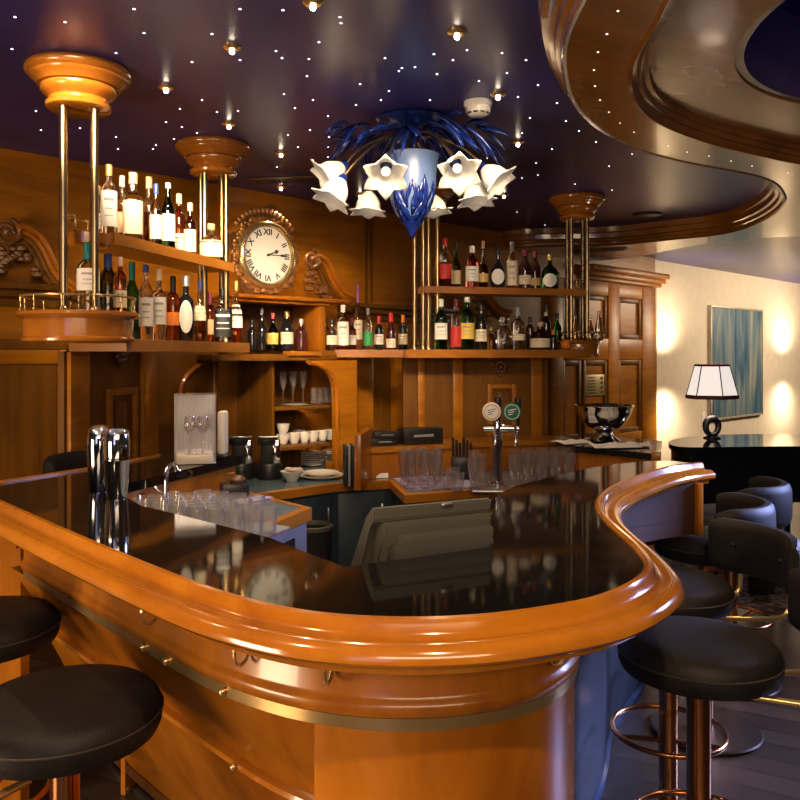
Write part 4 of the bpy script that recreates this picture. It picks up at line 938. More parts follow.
niche = [(252, 320, 9, 'black bottle at the left end of the clock niche', 'wine', 'black', None, 'black'), (262, 308, 9, 'dark bottle with grey neck in the clock niche', 'slim', 'black', None, 'grey'),
 (273, 313, 11, 'dark bottle with yellow green label and red cap in the niche', 'slim', 'dkgreen', 'yellow', 'red'), (287, 311, 13, 'dark bottle with cream label and gold top in the niche', 'wine', 'black', 'cream', 'gold'),
 (301, 319, 12, 'dark maroon bottle with silver cap at the right of the niche', 'whisky', 'maroon', None, 'silver')]
for px, yt, wp, lb, kd, bd, la, cp in niche: place(ND, 0, px, yt, wp, z3, lb, kd, bd, la, cp, group=g3)
g4 = 'bottles on the middle shelf'; z4 = 1.586; MF = (W(-1, .40), W(1, .40)); MBk = (W(-1, .24), W(1, .24))
mid = [(MBk, 326, 317, 9, 'dim brown bottle against the cabinet side on the middle shelf', 'whisky', 'brown', None, 'brown_', {}),
 (MF, 332, 319, 11, 'dark bottle with cream label at the left of the middle shelf', 'whisky', 'dark', 'cream', 'black', {}),
 (MF, 343, 305, 12, 'clear bottle with white label and white cap on the middle shelf', 'tall', 'clear', 'white', 'white', dict(l0=.10, l1=.62, fill='red')),
 (MBk, 352, 318, 9, 'dark red bottle half hidden beside the white labelled one', 'whisky', 'red', 'white', 'maroon', {}),
 (MBk, 358, 285, 9, 'very tall slim bottle with mauve top on the middle shelf', 'slim', 'straw', 'cream', 'purple', dict(capz=.70)),
 (MF, 368, 308, 9, 'clear bottle with green label on the middle shelf', 'tall', 'clear', 'green', 'grey', dict(l0=.10, l1=.42)),
 (MF, 379, 316, 9, 'black bottle with red cap on the middle shelf', 'tall', 'black', 'white', 'red', dict(capz=.76)),
 (MF, 391, 313, 10, 'red bottle with red neck and white label on the middle shelf', 'cone', 'maroon', 'white', 'red', dict(l0=.06, l1=.30, capz=.66)),
 (MF, 403, 315, 9, 'dark bottle with orange cap on the middle shelf', 'tall', 'black', 'cream', 'orange', dict(capz=.78)),
 (MF, 414, 333, 8, 'small yellow bottle beside the middle brass tubes', 'squat', 'gold', None, 'yellow', {})]
for ln, px, yt, wp, lb, kd, bd, la, cp, kw in mid:
    place(ln, 0, px, yt, wp, z4, lb, kd, bd, la, None if cp == 'brown_' else cp, group=g4, **kw)
g5 = 'bottles on the right upper shelf'; z5 = 2.001
ru = [(.03, 445, 238, 13, 'rose red bottle with red cap at the left of right upper shelf', 'tall', 'clear', 'red', 'red', dict(fill='rose')),
 (-.02, 456, 243, 10, 'dark gold bottle with tan label, second on right upper shelf', 'slim', 'olive', 'tan', 'black', dict(l0=.08, l1=.38)),
 (.04, 472, 246, 13, 'clear bottle with white and red label on right upper shelf', 'tall', 'rose', 'white', 'white', dict(l0=.14, l1=.50, neck=1)),
 (.02, 483, 241, 11, 'amber bottle with long clear neck and cork, right upper shelf', 'oval', 'clear', 'gold', 'cork', dict(fill='brown', l0=.12, l1=.30)),
 (.04, 498, 247, 16, 'black oval bottle with round white label, right upper shelf', 'oval', 'black', 'white', 'black', dict(sy=.6, l0=.08, l1=.46, round_label=True)),
 (.03, 512, 242, 11, 'pale bottle with tall cream label and glass stopper, upper shelf', 'tall', 'pale', 'cream', 'grey', dict(l0=.06, l1=.58, capz=.80)),
 (.04, 525, 250, 13, 'dark bottle with red seal and cream label, right upper shelf', 'wine', 'dark', 'cream', 'maroon', dict(l0=.10, l1=.34)),
 (-.02, 535, 252, 12, 'dark bottle behind the red sealed one, right upper shelf', 'wine', 'dark', 'gold', 'maroon', dict(l0=.10, l1=.30)),
 (.04, 550, 255, 17, 'squat green bottle with round white label, right upper shelf', 'squat', 'dkgreen', 'white', 'gold', dict(l0=.05, l1=.44, round_label=True))]
for off, px, yt, wp, lb, kd, bd, la, cp, kw in ru: place(RLn, off, px, yt, wp, z5, lb, kd, bd, la, cp, group=g5, **kw)
g6 = 'bottles on the right lower shelf'; z6 = 1.586
rl_ = [(.05, 441, 299, 13, 'green bottle with white and red label at the left of right lower shelf', 'tall', 'green', 'white', 'white', dict(l0=.20, l1=.52)),
 (.04, 456, 299, 12, 'clear bottle with red label and dark cap, right lower shelf', 'tall', 'clear', 'red', 'maroon', dict(l0=.06, l1=.46)),
 (.05, 467, 297, 15, 'green bottle with yellow label and white cap, right lower shelf', 'tall', 'green', 'yellow', 'white', dict(l0=.20, l1=.50, capz=.90)),
 (.04, 481, 304, 12, 'black bottle with pale neck band and cream label, right lower shelf', 'wine', 'black', 'cream', 'black', dict(l0=.18, l1=.44)),
 (-.03, 491, 327, 9, 'small golden bottle behind the others on right lower shelf', 'squat', 'gold', None, 'yellow', {}),
 (.03, 504, 316, 18, 'clear cut glass decanter with stopper, right lower shelf', 'decanter', 'clear', None, None, {}),
 (.05, 518, 307, 14, 'clear bottle with cream band and dark stopper, right lower shelf', 'whisky', 'clear', 'cream', 'grey', dict(l0=.22, l1=.36, capz=.80)),
 (-.02, 530, 317, 9, 'dark bottle standing left of the orange ribbon bottle', 'tall', 'dark', None, 'black', {}),
 (.05, 540, 322, 20, 'squat bottle with orange ribbon and cream label, right lower shelf', 'squat', 'brown', 'cream', 'cork', dict(l0=.08, l1=.40)),
 (-.05, 546, 303, 9, 'tall black bottle behind the orange ribbon bottle', 'wine', 'black', 'cream', 'black', dict(l0=.72, l1=.80)),
 (-.04, 557, 313, 10, 'green bottle at the right end of right lower shelf', 'wine', 'green', None, 'black', {}),
 (.06, 553, 330, 8, 'small dark bottle beside the drum on right lower shelf', 'tall', 'black', None, 'orange', dict(capz=.55))]
for off, px, yt, wp, lb, kd, bd, la, cp, kw in rl_: place(RLn, off, px, yt, wp, z6, lb, kd, bd, la, cp, group=g6, **kw)
g7 = 'mixer bottles on the right drum'
for px, yt, dy, lb in ((575, 316, -.03, 'small clear mixer bottle at the left of the right drum'), (590, 318, .07, 'small clear mixer bottle at the back of the right drum'), (599, 311, -.02, 'taller clear mixer bottle at the right of the right drum')):
    y = P4.y+dy; x = (px-CX)/FPX*y; z = 1.653; bottle(lb, x, y, z, EYE+(CY-yt)*y/FPX-z, 0.058, 'cone', 'clear', None, 'silver', capz=.94, group=g7)
# orange and its net hanging by the right drum
x, y = on_line(P3, P4, 560); m = MB(); m.ball((x+0.02, y-0.10, 1.586+0.036), 0.036, 3); tag(m.build('orange_fruit', plain('orange_peel', (0.75, 0.22, 0.02), 0.45, bump=0.4, bscale=150)), 'orange lying on the right lower shelf beside the drum', 'fruit')

# ================================================================== ON AND BEHIND THE BAR
def tumbler(name, label, p, h, r0, r1, group, mat=None, foot=0.004):
    m = MB(); m.lathe([(0, 0), (r0, 0), (r0*1.02, 0.003), ((r0+r1)/2*1.01, h*0.5), (r1, h), (r1-0.0018, h), ((r0+r1)/2*1.01-0.002, h*0.5), (r0-0.003, foot*2), (0, foot*2)], 24)
    o = m.build(name, mat or M_clear); o.location = p; return tag(o, label, 'glass', group)
# cocktail shakers
p = U(117, 498, ZC); t = thing('cocktail_shaker', 'polished steel shaker tin topped by a second tin, nearer the camera', 'cocktail shaker', (p.x, p.y, ZC+0.0005))
m = MB(); m.lathe([(0, 0), (0.030, 0), (0.031, 0.004), (0.0395, 0.118), (0.041, 0.120), (0.041, 0.123), (0, 0.123)], 40); m.build('lower_tin', M_chrome, t)
m = MB(); m.lathe([(0, 0.123), (0.0375, 0.124), (0.0385, 0.130), (0.0395, 0.170), (0.038, 0.200), (0.034, 0.212), (0.030, 0.215), (0.028, 0.212), (0, 0.212)], 40); m.build('upper_tin', M_chrome, t)
p = U(99, 491, ZC); t = thing('cocktail_shaker', 'tall steel shaker standing behind the nearer one on the granite', 'cocktail shaker', (p.x, p.y, ZC+0.0005))
m = MB(); m.lathe([(0, 0), (0.031, 0), (0.032, 0.004), (0.041, 0.150), (0.041, 0.154), (0, 0.154)], 40); m.build('lower_tin', plain('dark_mirror_steel', (0.30, 0.31, 0.36), 0.08, 1.0, var=0.05), t)
m = MB(); m.lathe([(0, 0.154), (0.0395, 0.155), (0.0395, 0.175), (0.036, 0.198), (0.026, 0.212), (0.012, 0.218), (0, 0.219)], 40); m.build('domed_lid', M_chrome, t)

# till terminal seen from behind
def till():
    # stands behind the notch of the granite on the lower work shelf
    pL = Vector(D(374, 507, 1.80)); pR = Vector(D(491, 498, 1.93))
    ax = Vector((pR.x-pL.x, pR.y-pL.y, 0)).normalized(); fwd = Vector((-ax.y, ax.x, 0))       # away from the camera
    c = (pL+pR)/2; wdt = Vector((pR.x-pL.x, pR.y-pL.y)).length
    t = thing('till_terminal', 'grey till screen seen from behind, leaning over the granite bar', 'till', (c.x, c.y, 1.0), math.atan2(ax.y, ax.x))
    # local: x along the top edge, y away from camera, z up from 1.0 ; the screen leans: top edge at y=0, bottom further away
    zt = 0.205
    def slab(name, x0, x1, prof, mat):
        m = MB(); a = [m.bm.verts.new((x0, y, z)) for y, z in prof]; b = [m.bm.verts.new((x1, y, z)) for y, z in prof]; n = len(prof)
        m.bm.faces.new(a); m.bm.faces.new(b)
        for i in range(n): m.bm.faces.new((a[i], a[(i+1) % n], b[(i+1) % n], b[i]))
        es = list(m.bm.edges); bmesh.ops.bevel(m.bm, geom=es, offset=0.0035, segments=2, affect='EDGES')
        return m.build(name, mat, t)
    h = wdt/2
    # the screen slab leans towards the bar: top over the granite side
    slab('screen_housing', -h, h, [(0.0, zt-0.030), (-0.004, zt-0.002), (0.014, zt), (0.050, zt-0.028), (0.17, 0.01), (0.15, 0.0), (0.10, 0.0), (0.03, zt-0.05)], M_grey)
    slab('rear_cover', -h*0.86, h*0.99, [(-0.004, zt-0.034), (0.10, zt-0.034), (0.10, 0.06), (0.035, 0.06), (-0.004, zt-0.060)], M_grey)
    slab('rear_step', -h*0.62, h*0.99, [(-0.016, zt-0.065), (0.09, zt-0.060), (0.09, 0.03), (0.02, 0.03), (-0.016, zt-0.085)], M_grey)
    slab('connector_box', -h*0.72, h*0.97, [(-0.022, zt-0.090), (0.09, zt-0.088), (0.09, 0.0), (0.0, 0.0), (-0.022, zt-0.112)], M_grey2)
    m = MB(); m.box((0.01, 0.09, -0.045), (0.16, 0.12, 0.09), 0, 0.01); m.build('stand', M_grey2, t)
    m = MB(); m.box((0.03, -0.004, zt-0.006), (0.03, 0.012, 0.008), 0, 0.002); m.build('indicator', M_steel, t)
till()
m = MB(); m.prism([(-0.10, 1.74), (0.20, 1.905), (0.24, 2.14), (-0.05, 2.12)], 0.87, 0.909)
us_ = thing('till_shelf', 'dark shelf under the granite notch carrying the till', 'shelf', (0.07, 1.98, 0.0)); m.build('board', M_dark, us_, world=True, smooth=False)
m = MB(); m.box((0.07, 2.0, 0.435), (0.22, 0.16, 0.87)); m.build('pedestal', M_dark, us_, world=True)

# faucet
p = U(166, 505, ZK); p = D(166, 503, 2.95); t = thing('tap', 'chrome swan neck sink tap rising behind the glasses', 'tap', (p.x, p.y, ZK))
m = MB(); m.lathe([(0, 0), (0.022, 0), (0.022, 0.012), (0.012, 0.02), (0.011, 0.10), (0, 0.10)], 20); m.build('tap_base', M_chrome, t)
m = MB(); pts = [(0, 0, 0.07), (0, 0, 0.135), (0.002, 0, 0.16), (0.012, 0, 0.178), (0.028, 0, 0.183), (0.042, 0, 0.175), (0.046, 0, 0.157)]; m.tube(pts, 0.009, 12); m.build('spout', M_chrome, t)
m = MB(); m.tube([(-0.0, 0.0, 0.07), (-0.03, 0.0, 0.085), (-0.04, 0, 0.10)], 0.005, 8); m.build('lever', M_chrome, t)
p = D(139, 503, 2.82); t = thing('soap_pump', 'small chrome dispenser stub left of the sink tap', 'dispenser', (p.x, p.y, ZK)); m = MB(); m.lathe([(0, 0), (0.014, 0), (0.014, 0.05), (0.007, 0.06), (0.007, 0.095), (0.004, 0.10), (0, 0.10)], 16); m.build('stem', M_chrome, t); m = MB(); m.tube([(0, 0, 0.097), (0.02, 0, 0.097)], 0.004, 8); m.build('nozzle', M_chrome, t)

# drained tumblers on the sink counter
m = MB(); m.prism([(-0.93, 2.76), (-0.90, 2.66), (-0.47, 2.45), (-0.37, 2.70), (-0.60, 2.86), (-0.76, 3.06)], ZK+0.0005, ZK+0.005); tag(m.build('drip_mat', plain('grey_rubber_mat', (0.22, 0.24, 0.26), 0.6), smooth=False), 'grey rubber drip mat under the rows of tumblers', 'mat')
gs = 'tumblers draining by the sink'
for i in range(7):
    for j in range(4):
        if (i >= 5 and j >= 2) or (i == 0 and j == 3): continue
        tumbler('tumbler', 'small clear tumbler on the drip mat beside the sink', (-0.885+0.071*i+0.033*j, 2.735-0.036*i+0.068*j, ZK+0.0055), 0.088, 0.025, 0.031, gs)
# dark bar caddy with brass handle and lavender towel by the sink corner
p = U(226, 500, ZK); t = thing('fruit_caddy', 'dark caddy with a glass and brass bar by the sink corner', 'caddy', (-0.68, 3.28, ZK+0.001))
m = MB(); m.box((0, 0, 0.03), (0.11, 0.09, 0.06), R(20), 0.008); m.build('box', M_black, t); m = MB(); m.tube([(-0.03, 0, 0.06), (-0.03, 0, 0.095), (0.0, 0, 0.10)], 0.005, 8); m.build('handle', M_brass, t)
m = MB(); m.lathe([(0, 0.06), (0.03, 0.06), (0.036, 0.075), (0.02, 0.09), (0, 0.092)], 16, (0.015, 0, 0)); m.build('lid', M_dark, t)
m = MB(); m.box((0, 0, 0.004), (0.20, 0.075, 0.007), R(52), 0.003); o = m.build('bar_towel', M_lav); o.location = (-0.605, 3.20, ZK+0.0005); tag(o, 'folded lavender towel at the back corner of the sink counter', 'towel')

# ribbed acrylic box with two wine glasses on the left wing
pz = U(197, 466, ZC); q0 = Vector((pz.x, pz.y)); rzb = math.atan2(0.72, 0.24) - R(90)
q0 = Vector((-0.852, 3.33))
t = thing('acrylic_display', 'ribbed clear acrylic display box on the granite by the panelling', 'display box', (q0.x, q0.y, ZC+0.001), R(14))
acr = plain('ribbed_acrylic', (0.80, 0.78, 0.82), 0.15, 0.45, 0.3, var=0.03)
m = MB()
for i in range(19):
    x = -0.078+0.156*i/18; m.lathe([(0, 0), (0.0045, 0), (0.0045, 0.285), (0, 0.285)], 8, (x, 0.045, 0))
m.build('ribbed_back', acr, t)
m = MB(); m.box((0, 0.055, 0.1425), (0.166, 0.004, 0.285)); m.build('back_sheet', plain('frosted_sheet', (0.42, 0.40, 0.42), 0.30, var=0.05), t)
for s_ in (-1, 1):
    m = MB(); m.box((s_*0.081, 0.0, 0.1425), (0.004, 0.10, 0.285)); m.build('side_sheet', M_clear, t)
m = MB(); m.box((0, 0, 0.287), (0.168, 0.11, 0.004)); m.build('top_sheet', M_clear, t)
m = MB(); m.box((0.0, -0.005, 0.02), (0.15, 0.09, 0.04), 0, 0.004); m.build('tray', plain('clear_tray_plastic', (0.45, 0.40, 0.36), 0.3, var=0.1), t)
def stem_glass(label, p, h, rb, grp, cat='glass', mat=None):
    m = MB(); m.lathe([(0, 0), (rb*.85, 0), (rb*.85, 0.002), (0.006, 0.006), (0.0035, 0.012), (0.0035, h*.48), (0.008, h*.52), (rb*.7, h*.60), (rb, h*.72), (rb*.96, h*.86), (rb*.80, h), (rb*.77, h), (rb*.92, h*.86), (rb*.95, h*.72), (rb*.66, h*.61), (0, h*.55)], 24)
    o = m.build('wine_glass', mat or M_tint); o.location = p; return tag(o, label, cat, grp)
for dx, lb in ((-0.022, 'left wine glass inside the acrylic display box'), (0.030, 'right wine glass inside the acrylic display box')):
    v = Matrix.Rotation(R(14), 3, 'Z') @ Vector((dx, -0.008, 0)); stem_glass(lb, (q0.x+v.x, q0.y+v.y, ZC+0.0415), 0.155, 0.026, 'wine glasses in the acrylic box')
p = Vector((-0.775, 3.50, ZC)); t = thing('napkin_holder', 'white stack of paper napkins standing right of the acrylic box', 'napkins', (p.x, p.y, ZC+0.001), R(-5))
m = MB(); m.box((0, 0, 0.11), (0.034, 0.07, 0.19), 0, 0.012); m.build('napkins', M_paper, t); m = MB(); m.box((0, 0, 0.008), (0.06, 0.09, 0.015), 0, 0.004); m.build('base', M_black, t)

# coffee machines on the back counter
for px, lb in ((241, 'left black and chrome capsule coffee machine in the alcove'), (269, 'right black and chrome capsule coffee machine in the alcove')):
    x = (px-CX)/FPX*4.86; t = thing('coffee_machine', lb, 'coffee machine', (x, 4.86, ZB+0.001), face_cam(x, 4.86), 'coffee machines in the alcove')
    m = MB(); m.lathe([(0, 0), (0.078, 0), (0.082, 0.008), (0.082, 0.085), (0.076, 0.095), (0, 0.095)], 32); m.build('base', M_black, t)
    m = MB(); m.box((0.0, 0.02, 0.165), (0.10, 0.075, 0.15), 0, 0.012); m.build('body', M_black, t)
    m = MB(); m.box((0.045, -0.012, 0.165), (0.045, 0.08, 0.14), 0, 0.008); m.build('chrome_panel', M_chrome, t)
    m = MB(); m.lathe([(0, 0.21), (0.058, 0.21), (0.064, 0.22), (0.062, 0.245), (0.05, 0.252), (0, 0.252)], 28, (-0.01, -0.015, 0)); m.build('head', M_black, t)
    m = MB(); m.box((0, -0.01, 0.254), (0.13, 0.05, 0.006), 0, 0.002); m.build('lever', M_steel, t)
# small bowl with sugar sachets
x = (292-CX)/FPX*4.75; t = thing('sugar_bowl', 'white bowl heaped with sugar sachets beside the coffee machines', 'bowl', (x, 4.75, ZB+0.001))
m = MB(); m.lathe([(0, 0), (0.03, 0), (0.035, 0.01), (0.062, 0.045), (0.072, 0.06), (0.069, 0.06), (0.055, 0.04), (0, 0.02)], 32); m.build('bowl', M_white, t)
random.seed(3); m = MB()
for i in range(14): m.box((random.uniform(-.04, .04), random.uniform(-.04, .04), 0.05+0.03*random.random()), (0.05, 0.03, 0.006), random.uniform(0, 3))
m.build('sachets', plain('pinkish_paper', (0.72, 0.60, 0.55), 0.7, var=0.25, vscale=25), t)
# plates
x = (321-CX)/FPX*4.88
for i, (z, r, lb) in enumerate(((0.0, 0.138, 'lower large white plate on the blue back counter'), (0.016, 0.108, 'smaller white plate lying on the larger plate'))):
    m = MB(); m.lathe([(0, 0), (r*.6, 0), (r*.63, 0.003), (r, 0.018), (r, 0.021), (r*.66, 0.008), (0, 0.007)], 48); o = m.build('dinner_plate', M_white); o.location = (x, 4.88, ZB+0.001+z); tag(o, lb, 'plate', 'plates on the back counter')
# stacked plates and small cups in the alcove
def alc(px, n): 
    u = u_at(px, n); return W(u, n)
for px, cnt, lb in ((316, 7, 'stack'), (337, 7, 'stack')):
    q = alc(px-4, 0.22)
    for i in range(cnt):
        m = MB(); m.lathe([(0, 0), (0.045, 0), (0.078, 0.012), (0.078, 0.015), (0.045, 0.004), (0, 0.004)], 32); o = m.build('side_plate', M_white); o.location = (q.x, q.y, ZB+0.001+0.0125*i); tag(o, 'side plate in the %s of the two plate stacks under the alcove shelves' % ('left' if px < 330 else 'right'), 'plate', 'side plates stacked in the alcove, ' + ('left' if px < 330 else 'right'))
def cup(px, n, z, lb, s=1.0, inv=False):
    q = alc(px, n); t = thing('coffee_cup', lb, 'cup', (q.x, q.y, z), face_cam(q.x, q.y)+0.9, 'white cups on the alcove shelf')
    m = MB(); m.lathe([(0, 0), (0.024*s, 0), (0.027*s, 0.006), (0.040*s, 0.040*s), (0.044*s, 0.066*s), (0.041*s, 0.066*s), (0.036*s, 0.038*s), (0, 0.008)], 28); m.build('cup_body', M_white, t)
    m = MB(); m.tube([(0.040*s+0.018*s*math.sin(R(180*i/10)), 0, 0.018*s+0.036*s*i/10) for i in range(11)], 0.0045*s, 8); m.build('handle', M_white, t)
for px, n, z, lb in ((283, .30, .976, 'white coffee cup at the left end of the alcove shelf'), (283, .30, 1.043, 'white coffee cup stacked on the leftmost cup'), (294, .30, .976, 'white coffee cup, second from the left in the alcove'),
   (304, .30, .976, 'white coffee cup, third from the left in the alcove'), (313, .30, .976, 'white coffee cup, fourth from the left in the alcove'), (299, .16, .976, 'white cup at the back between second and third cups'),
   (322, .30, .976, 'white coffee cup, fifth from the left in the alcove'), (331, .30, .976, 'white coffee cup at the right end of the alcove shelf')): cup(px, n, z, lb, 1.0)
for px in (283, 293, 303):
    q = alc(px, .26); m = MB(); m.lathe([(0, 0), (0.028, 0), (0.028, 0.002), (0.005, 0.006), (0.0035, 0.02), (0.0035, 0.09), (0.012, 0.11), (0.024, 0.15), (0.023, 0.215), (0.0215, 0.215), (0.022, 0.15), (0, 0.105)], 24); o = m.build('champagne_flute', M_tint); o.location = (q.x, q.y, 1.226)
    tag(o, {283: 'leftmost champagne flute on the upper alcove shelf', 293: 'middle champagne flute on the upper alcove shelf', 303: 'rightmost champagne flute on the upper alcove shelf'}[px], 'glass', 'flutes in the alcove')
m = MB(); q = alc(297, .36); m.lathe([(0, 0), (0.06, 0), (0.075, 0.006), (0, 0.004)], 28, (q.x, q.y, 1.226)); tag(m.build('saucer', M_white), 'white saucer lying in front of the champagne flutes', 'saucer')
for i, px in enumerate((314, 320, 326, 332)):
    q = alc(px, .28); tumbler('shot_glass', ['leftmost', 'second', 'third', 'rightmost'][i] + ' of the clear tall tumblers on the upper alcove shelf', (q.x, q.y, 1.2265), 0.105, 0.021, 0.023, 'tumblers in the alcove', M_tint)
# menu folders upright
for i, (px, mt, lb) in enumerate(((345, 'black', 'leftmost black menu folder standing by the arch foot'), (348.5, 'grey', 'grey menu folder, second from the arch foot'), (352, 'black', 'black menu folder, third from the arch foot'), (355.5, 'silver', 'pale menu folder standing next to the divider board'))):
    x = (px-CX)/FPX*4.62; m = MB(); m.box((0, 0, 0.115), (0.015, 0.15, 0.23), 0, 0.003); o = m.build('menu_folder', lm(mt) if mt != 'silver' else M_paper); o.location = (x, 4.62, ZB+0.001); o.rotation_euler = (0, 0, R(8)); tag(o, lb, 'menu', 'menu folders by the arch')
# place card
p = U(382, 478, ZB); t = thing('place_card', 'small white tent card on the front edge of the blue counter', 'card', (p.x, p.y, ZB+0.001), 0.1)
for s_ in (-1, 1):
    m = MB(); m.box((0, s_*0.010, 0.015), (0.075, 0.0015, 0.032), 0, mat=Matrix.Rotation(s_*R(32), 3, 'X')); m.build('leaf', M_paper, t)
# black boxes on the ledge
for px, d, w, h, lb in ((382, 5.02, 0.17, 0.045, 'lower left black card box on the ledge'), (384, 5.02, 0.16, 0.04, 'black card box stacked on the left one'), (420, 5.10, 0.27, 0.10, 'wide black box on the ledge left of the tap')):
    x = (px-CX)/FPX*d; z = 0.986 + (0.0455 if 'stacked' in lb else 0.0)
    t = thing('storage_box', lb, 'box', (x, d, z), R(22)); m = MB(); m.box((0, 0, h/2), (w, 0.12, h), 0, 0.004); m.build('box_body', M_black, t); m = MB(); m.box((0, -0.061, h*0.55), (w*0.5, 0.002, h*0.15), 0); m.build('slot', lm('grey'), t)
# lavender cloth and glasses on it
cl = [tuple(U(x, y, ZB)[:2]) for x, y in ((393, 479), (410, 490.5), (470, 488), (476, 482), (440, 476))]
m = MB(); m.prism(cl, ZB+0.0005, ZB+0.006); tag(m.build('bar_cloth', M_lav, smooth=False), 'lavender cloth under the beer glasses on the blue counter', 'cloth')
def beer(name, label, x, y, z, h, r, grp):
    m = MB(); m.lathe([(0, 0), (r*.80, 0), (r*.82, 0.006), (r*.62, h*.22), (r*.70, h*.40), (r, h*.78), (r*.96, h), (r*.90, h), (r*.93, h*.78), (r*.63, h*.40), (r*.5, h*.2), (0, h*.12)], 24)
    o = m.build(name, M_tint); o.location = (x, y, z); tag(o, label, 'glass', grp)
for i, (px, d) in enumerate(((404, 4.55), (411, 4.45), (418, 4.58), (425, 4.47), (432, 4.55), (437, 4.42), (408, 4.70), (422, 4.72), (438, 4.70))):
    x = (px-CX)/FPX*d; beer('beer_glass', 'slender beer glass in the group on the lavender cloth', x, d, ZB+0.0065, 0.20, 0.033, 'beer glasses on the lavender cloth')
for i, (px, d) in enumerate(((449, 4.46), (457, 4.40), (453, 4.62))):
    x = (px-CX)/FPX*d; tumbler('whisky_glass', 'short heavy tumbler at the right end of the lavender cloth', (x, d, ZB+0.0065), 0.095, 0.034, 0.042, 'short tumblers on the lavender cloth', M_tint, 0.008)
# dark caddy with straws
x = (462-CX)/FPX*4.82; t = thing('straw_caddy', 'black caddy holding straws between glasses and beer tap', 'caddy', (x, 4.82, ZB+0.001))
m = MB(); m.box((0, 0, 0.07), (0.13, 0.10, 0.14), 0, 0.01); m.build('caddy_box', M_black, t)
for i in range(6):
    m = MB(); m.tube([(-0.05+0.02*i, 0, 0.12), (-0.055+0.022*i, 0.01, 0.25-0.015*(i % 3))], 0.008, 8); m.build('straw', M_black, t)
# glass rows behind the right granite
k = 0
for row, (ys, cnt) in enumerate(((4.42, 8), (4.58, 8), (4.74, 8))):
    for i in range(cnt):
        px = 474 + (i+0.5*(row % 2))*13.6; d = ys + 0.025*i
        if 483 < px < 511 : continue
        if px > 570: continue
        x = (px-CX)/FPX*d; beer('pint_glass', 'curved pint glass in the rows right of the beer tap', x, d, ZB+0.001, 0.185, 0.037, 'pint glasses right of the beer tap')
# beer tap
x = (497-CX)/FPX*4.62; t = thing('beer_tap', 'chrome beer tap column with white and green round badges', 'beer tap', (x, 4.62, ZB+0.001), face_cam(x, 4.62))
m = MB(); m.lathe([(0, 0), (0.055, 0), (0.055, 0.012), (0.034, 0.022), (0.030, 0.05), (0.030, 0.27), (0.034, 0.275), (0.034, 0.285), (0.028, 0.29), (0.028, 0.36), (0.022, 0.375), (0, 0.378)], 28); m.build('column', M_chrome, t)
m = MB(); m.tube([(-0.075, 0, 0.325), (0.125, 0, 0.325)], 0.022, 16); m.build('crossbar', M_chrome, t)
for sx_, bm_, lt in ((-0.03, plain('white_badge', (0.78, 0.76, 0.74), 0.3), None), (0.085, plain('green_badge', (0.005, 0.13, 0.075), 0.3), 'w')):
    m = MB(); m.lathe([(0, 0.03), (0.05, 0.03), (0.053, 0.034), (0.053, 0.044), (0.05, 0.047), (0, 0.048)], 32, m=Matrix.Translation((sx_, -0.01, 0.425)) @ RXm); b_ = m.build('round_badge', bm_, t)
    m = MB(); m.lathe([(0.038, 0.046), (0.044, 0.046), (0.044, 0.0495), (0.038, 0.0495)], 32, m=Matrix.Translation((sx_, -0.01, 0.425)) @ RXm); o = m.build('badge_ring', lm('gold') if lt is None else plain('pale_green_badge', (0.35, 0.55, 0.45), 0.4), t); o.parent = b_
    for k in range(3):
        m = MB(); m.box((sx_-0.004*k, -0.0595, 0.437-0.013*k), (0.048-0.012*k, 0.002, 0.005), mat=Matrix.Rotation(R(-12), 3, 'Y')); o = m.build('badge_mark', lm('grey') if lt is None else M_white, t); o.parent = b_
    m = MB(); m.lathe([(0, 0.33), (0.010, 0.33), (0.012, 0.40), (0.019, 0.46), (0.021, 0.485), (0.016, 0.505), (0, 0.51)], 20, (sx_+0.035, 0.015, 0)); h_ = m.build('tap_handle', M_black, t)
    m = MB(); m.tube([(sx_+0.02, -0.02, 0.325), (sx_+0.02, -0.07, 0.315), (sx_+0.02, -0.085, 0.29), (sx_+0.02, -0.087, 0.235)], 0.010, 12); m.build('spout', M_chrome, t)
# drip tray
p = U(497, 483, ZB); m = MB(); m.box((0, 0, 0.008), (0.26, 0.14, 0.014), 0, 0.004); o = m.build('drip_tray', M_steel); o.location = (0.52, 4.40, ZB+0.001); tag(o, 'steel drip tray in front of the beer tap', 'tray')
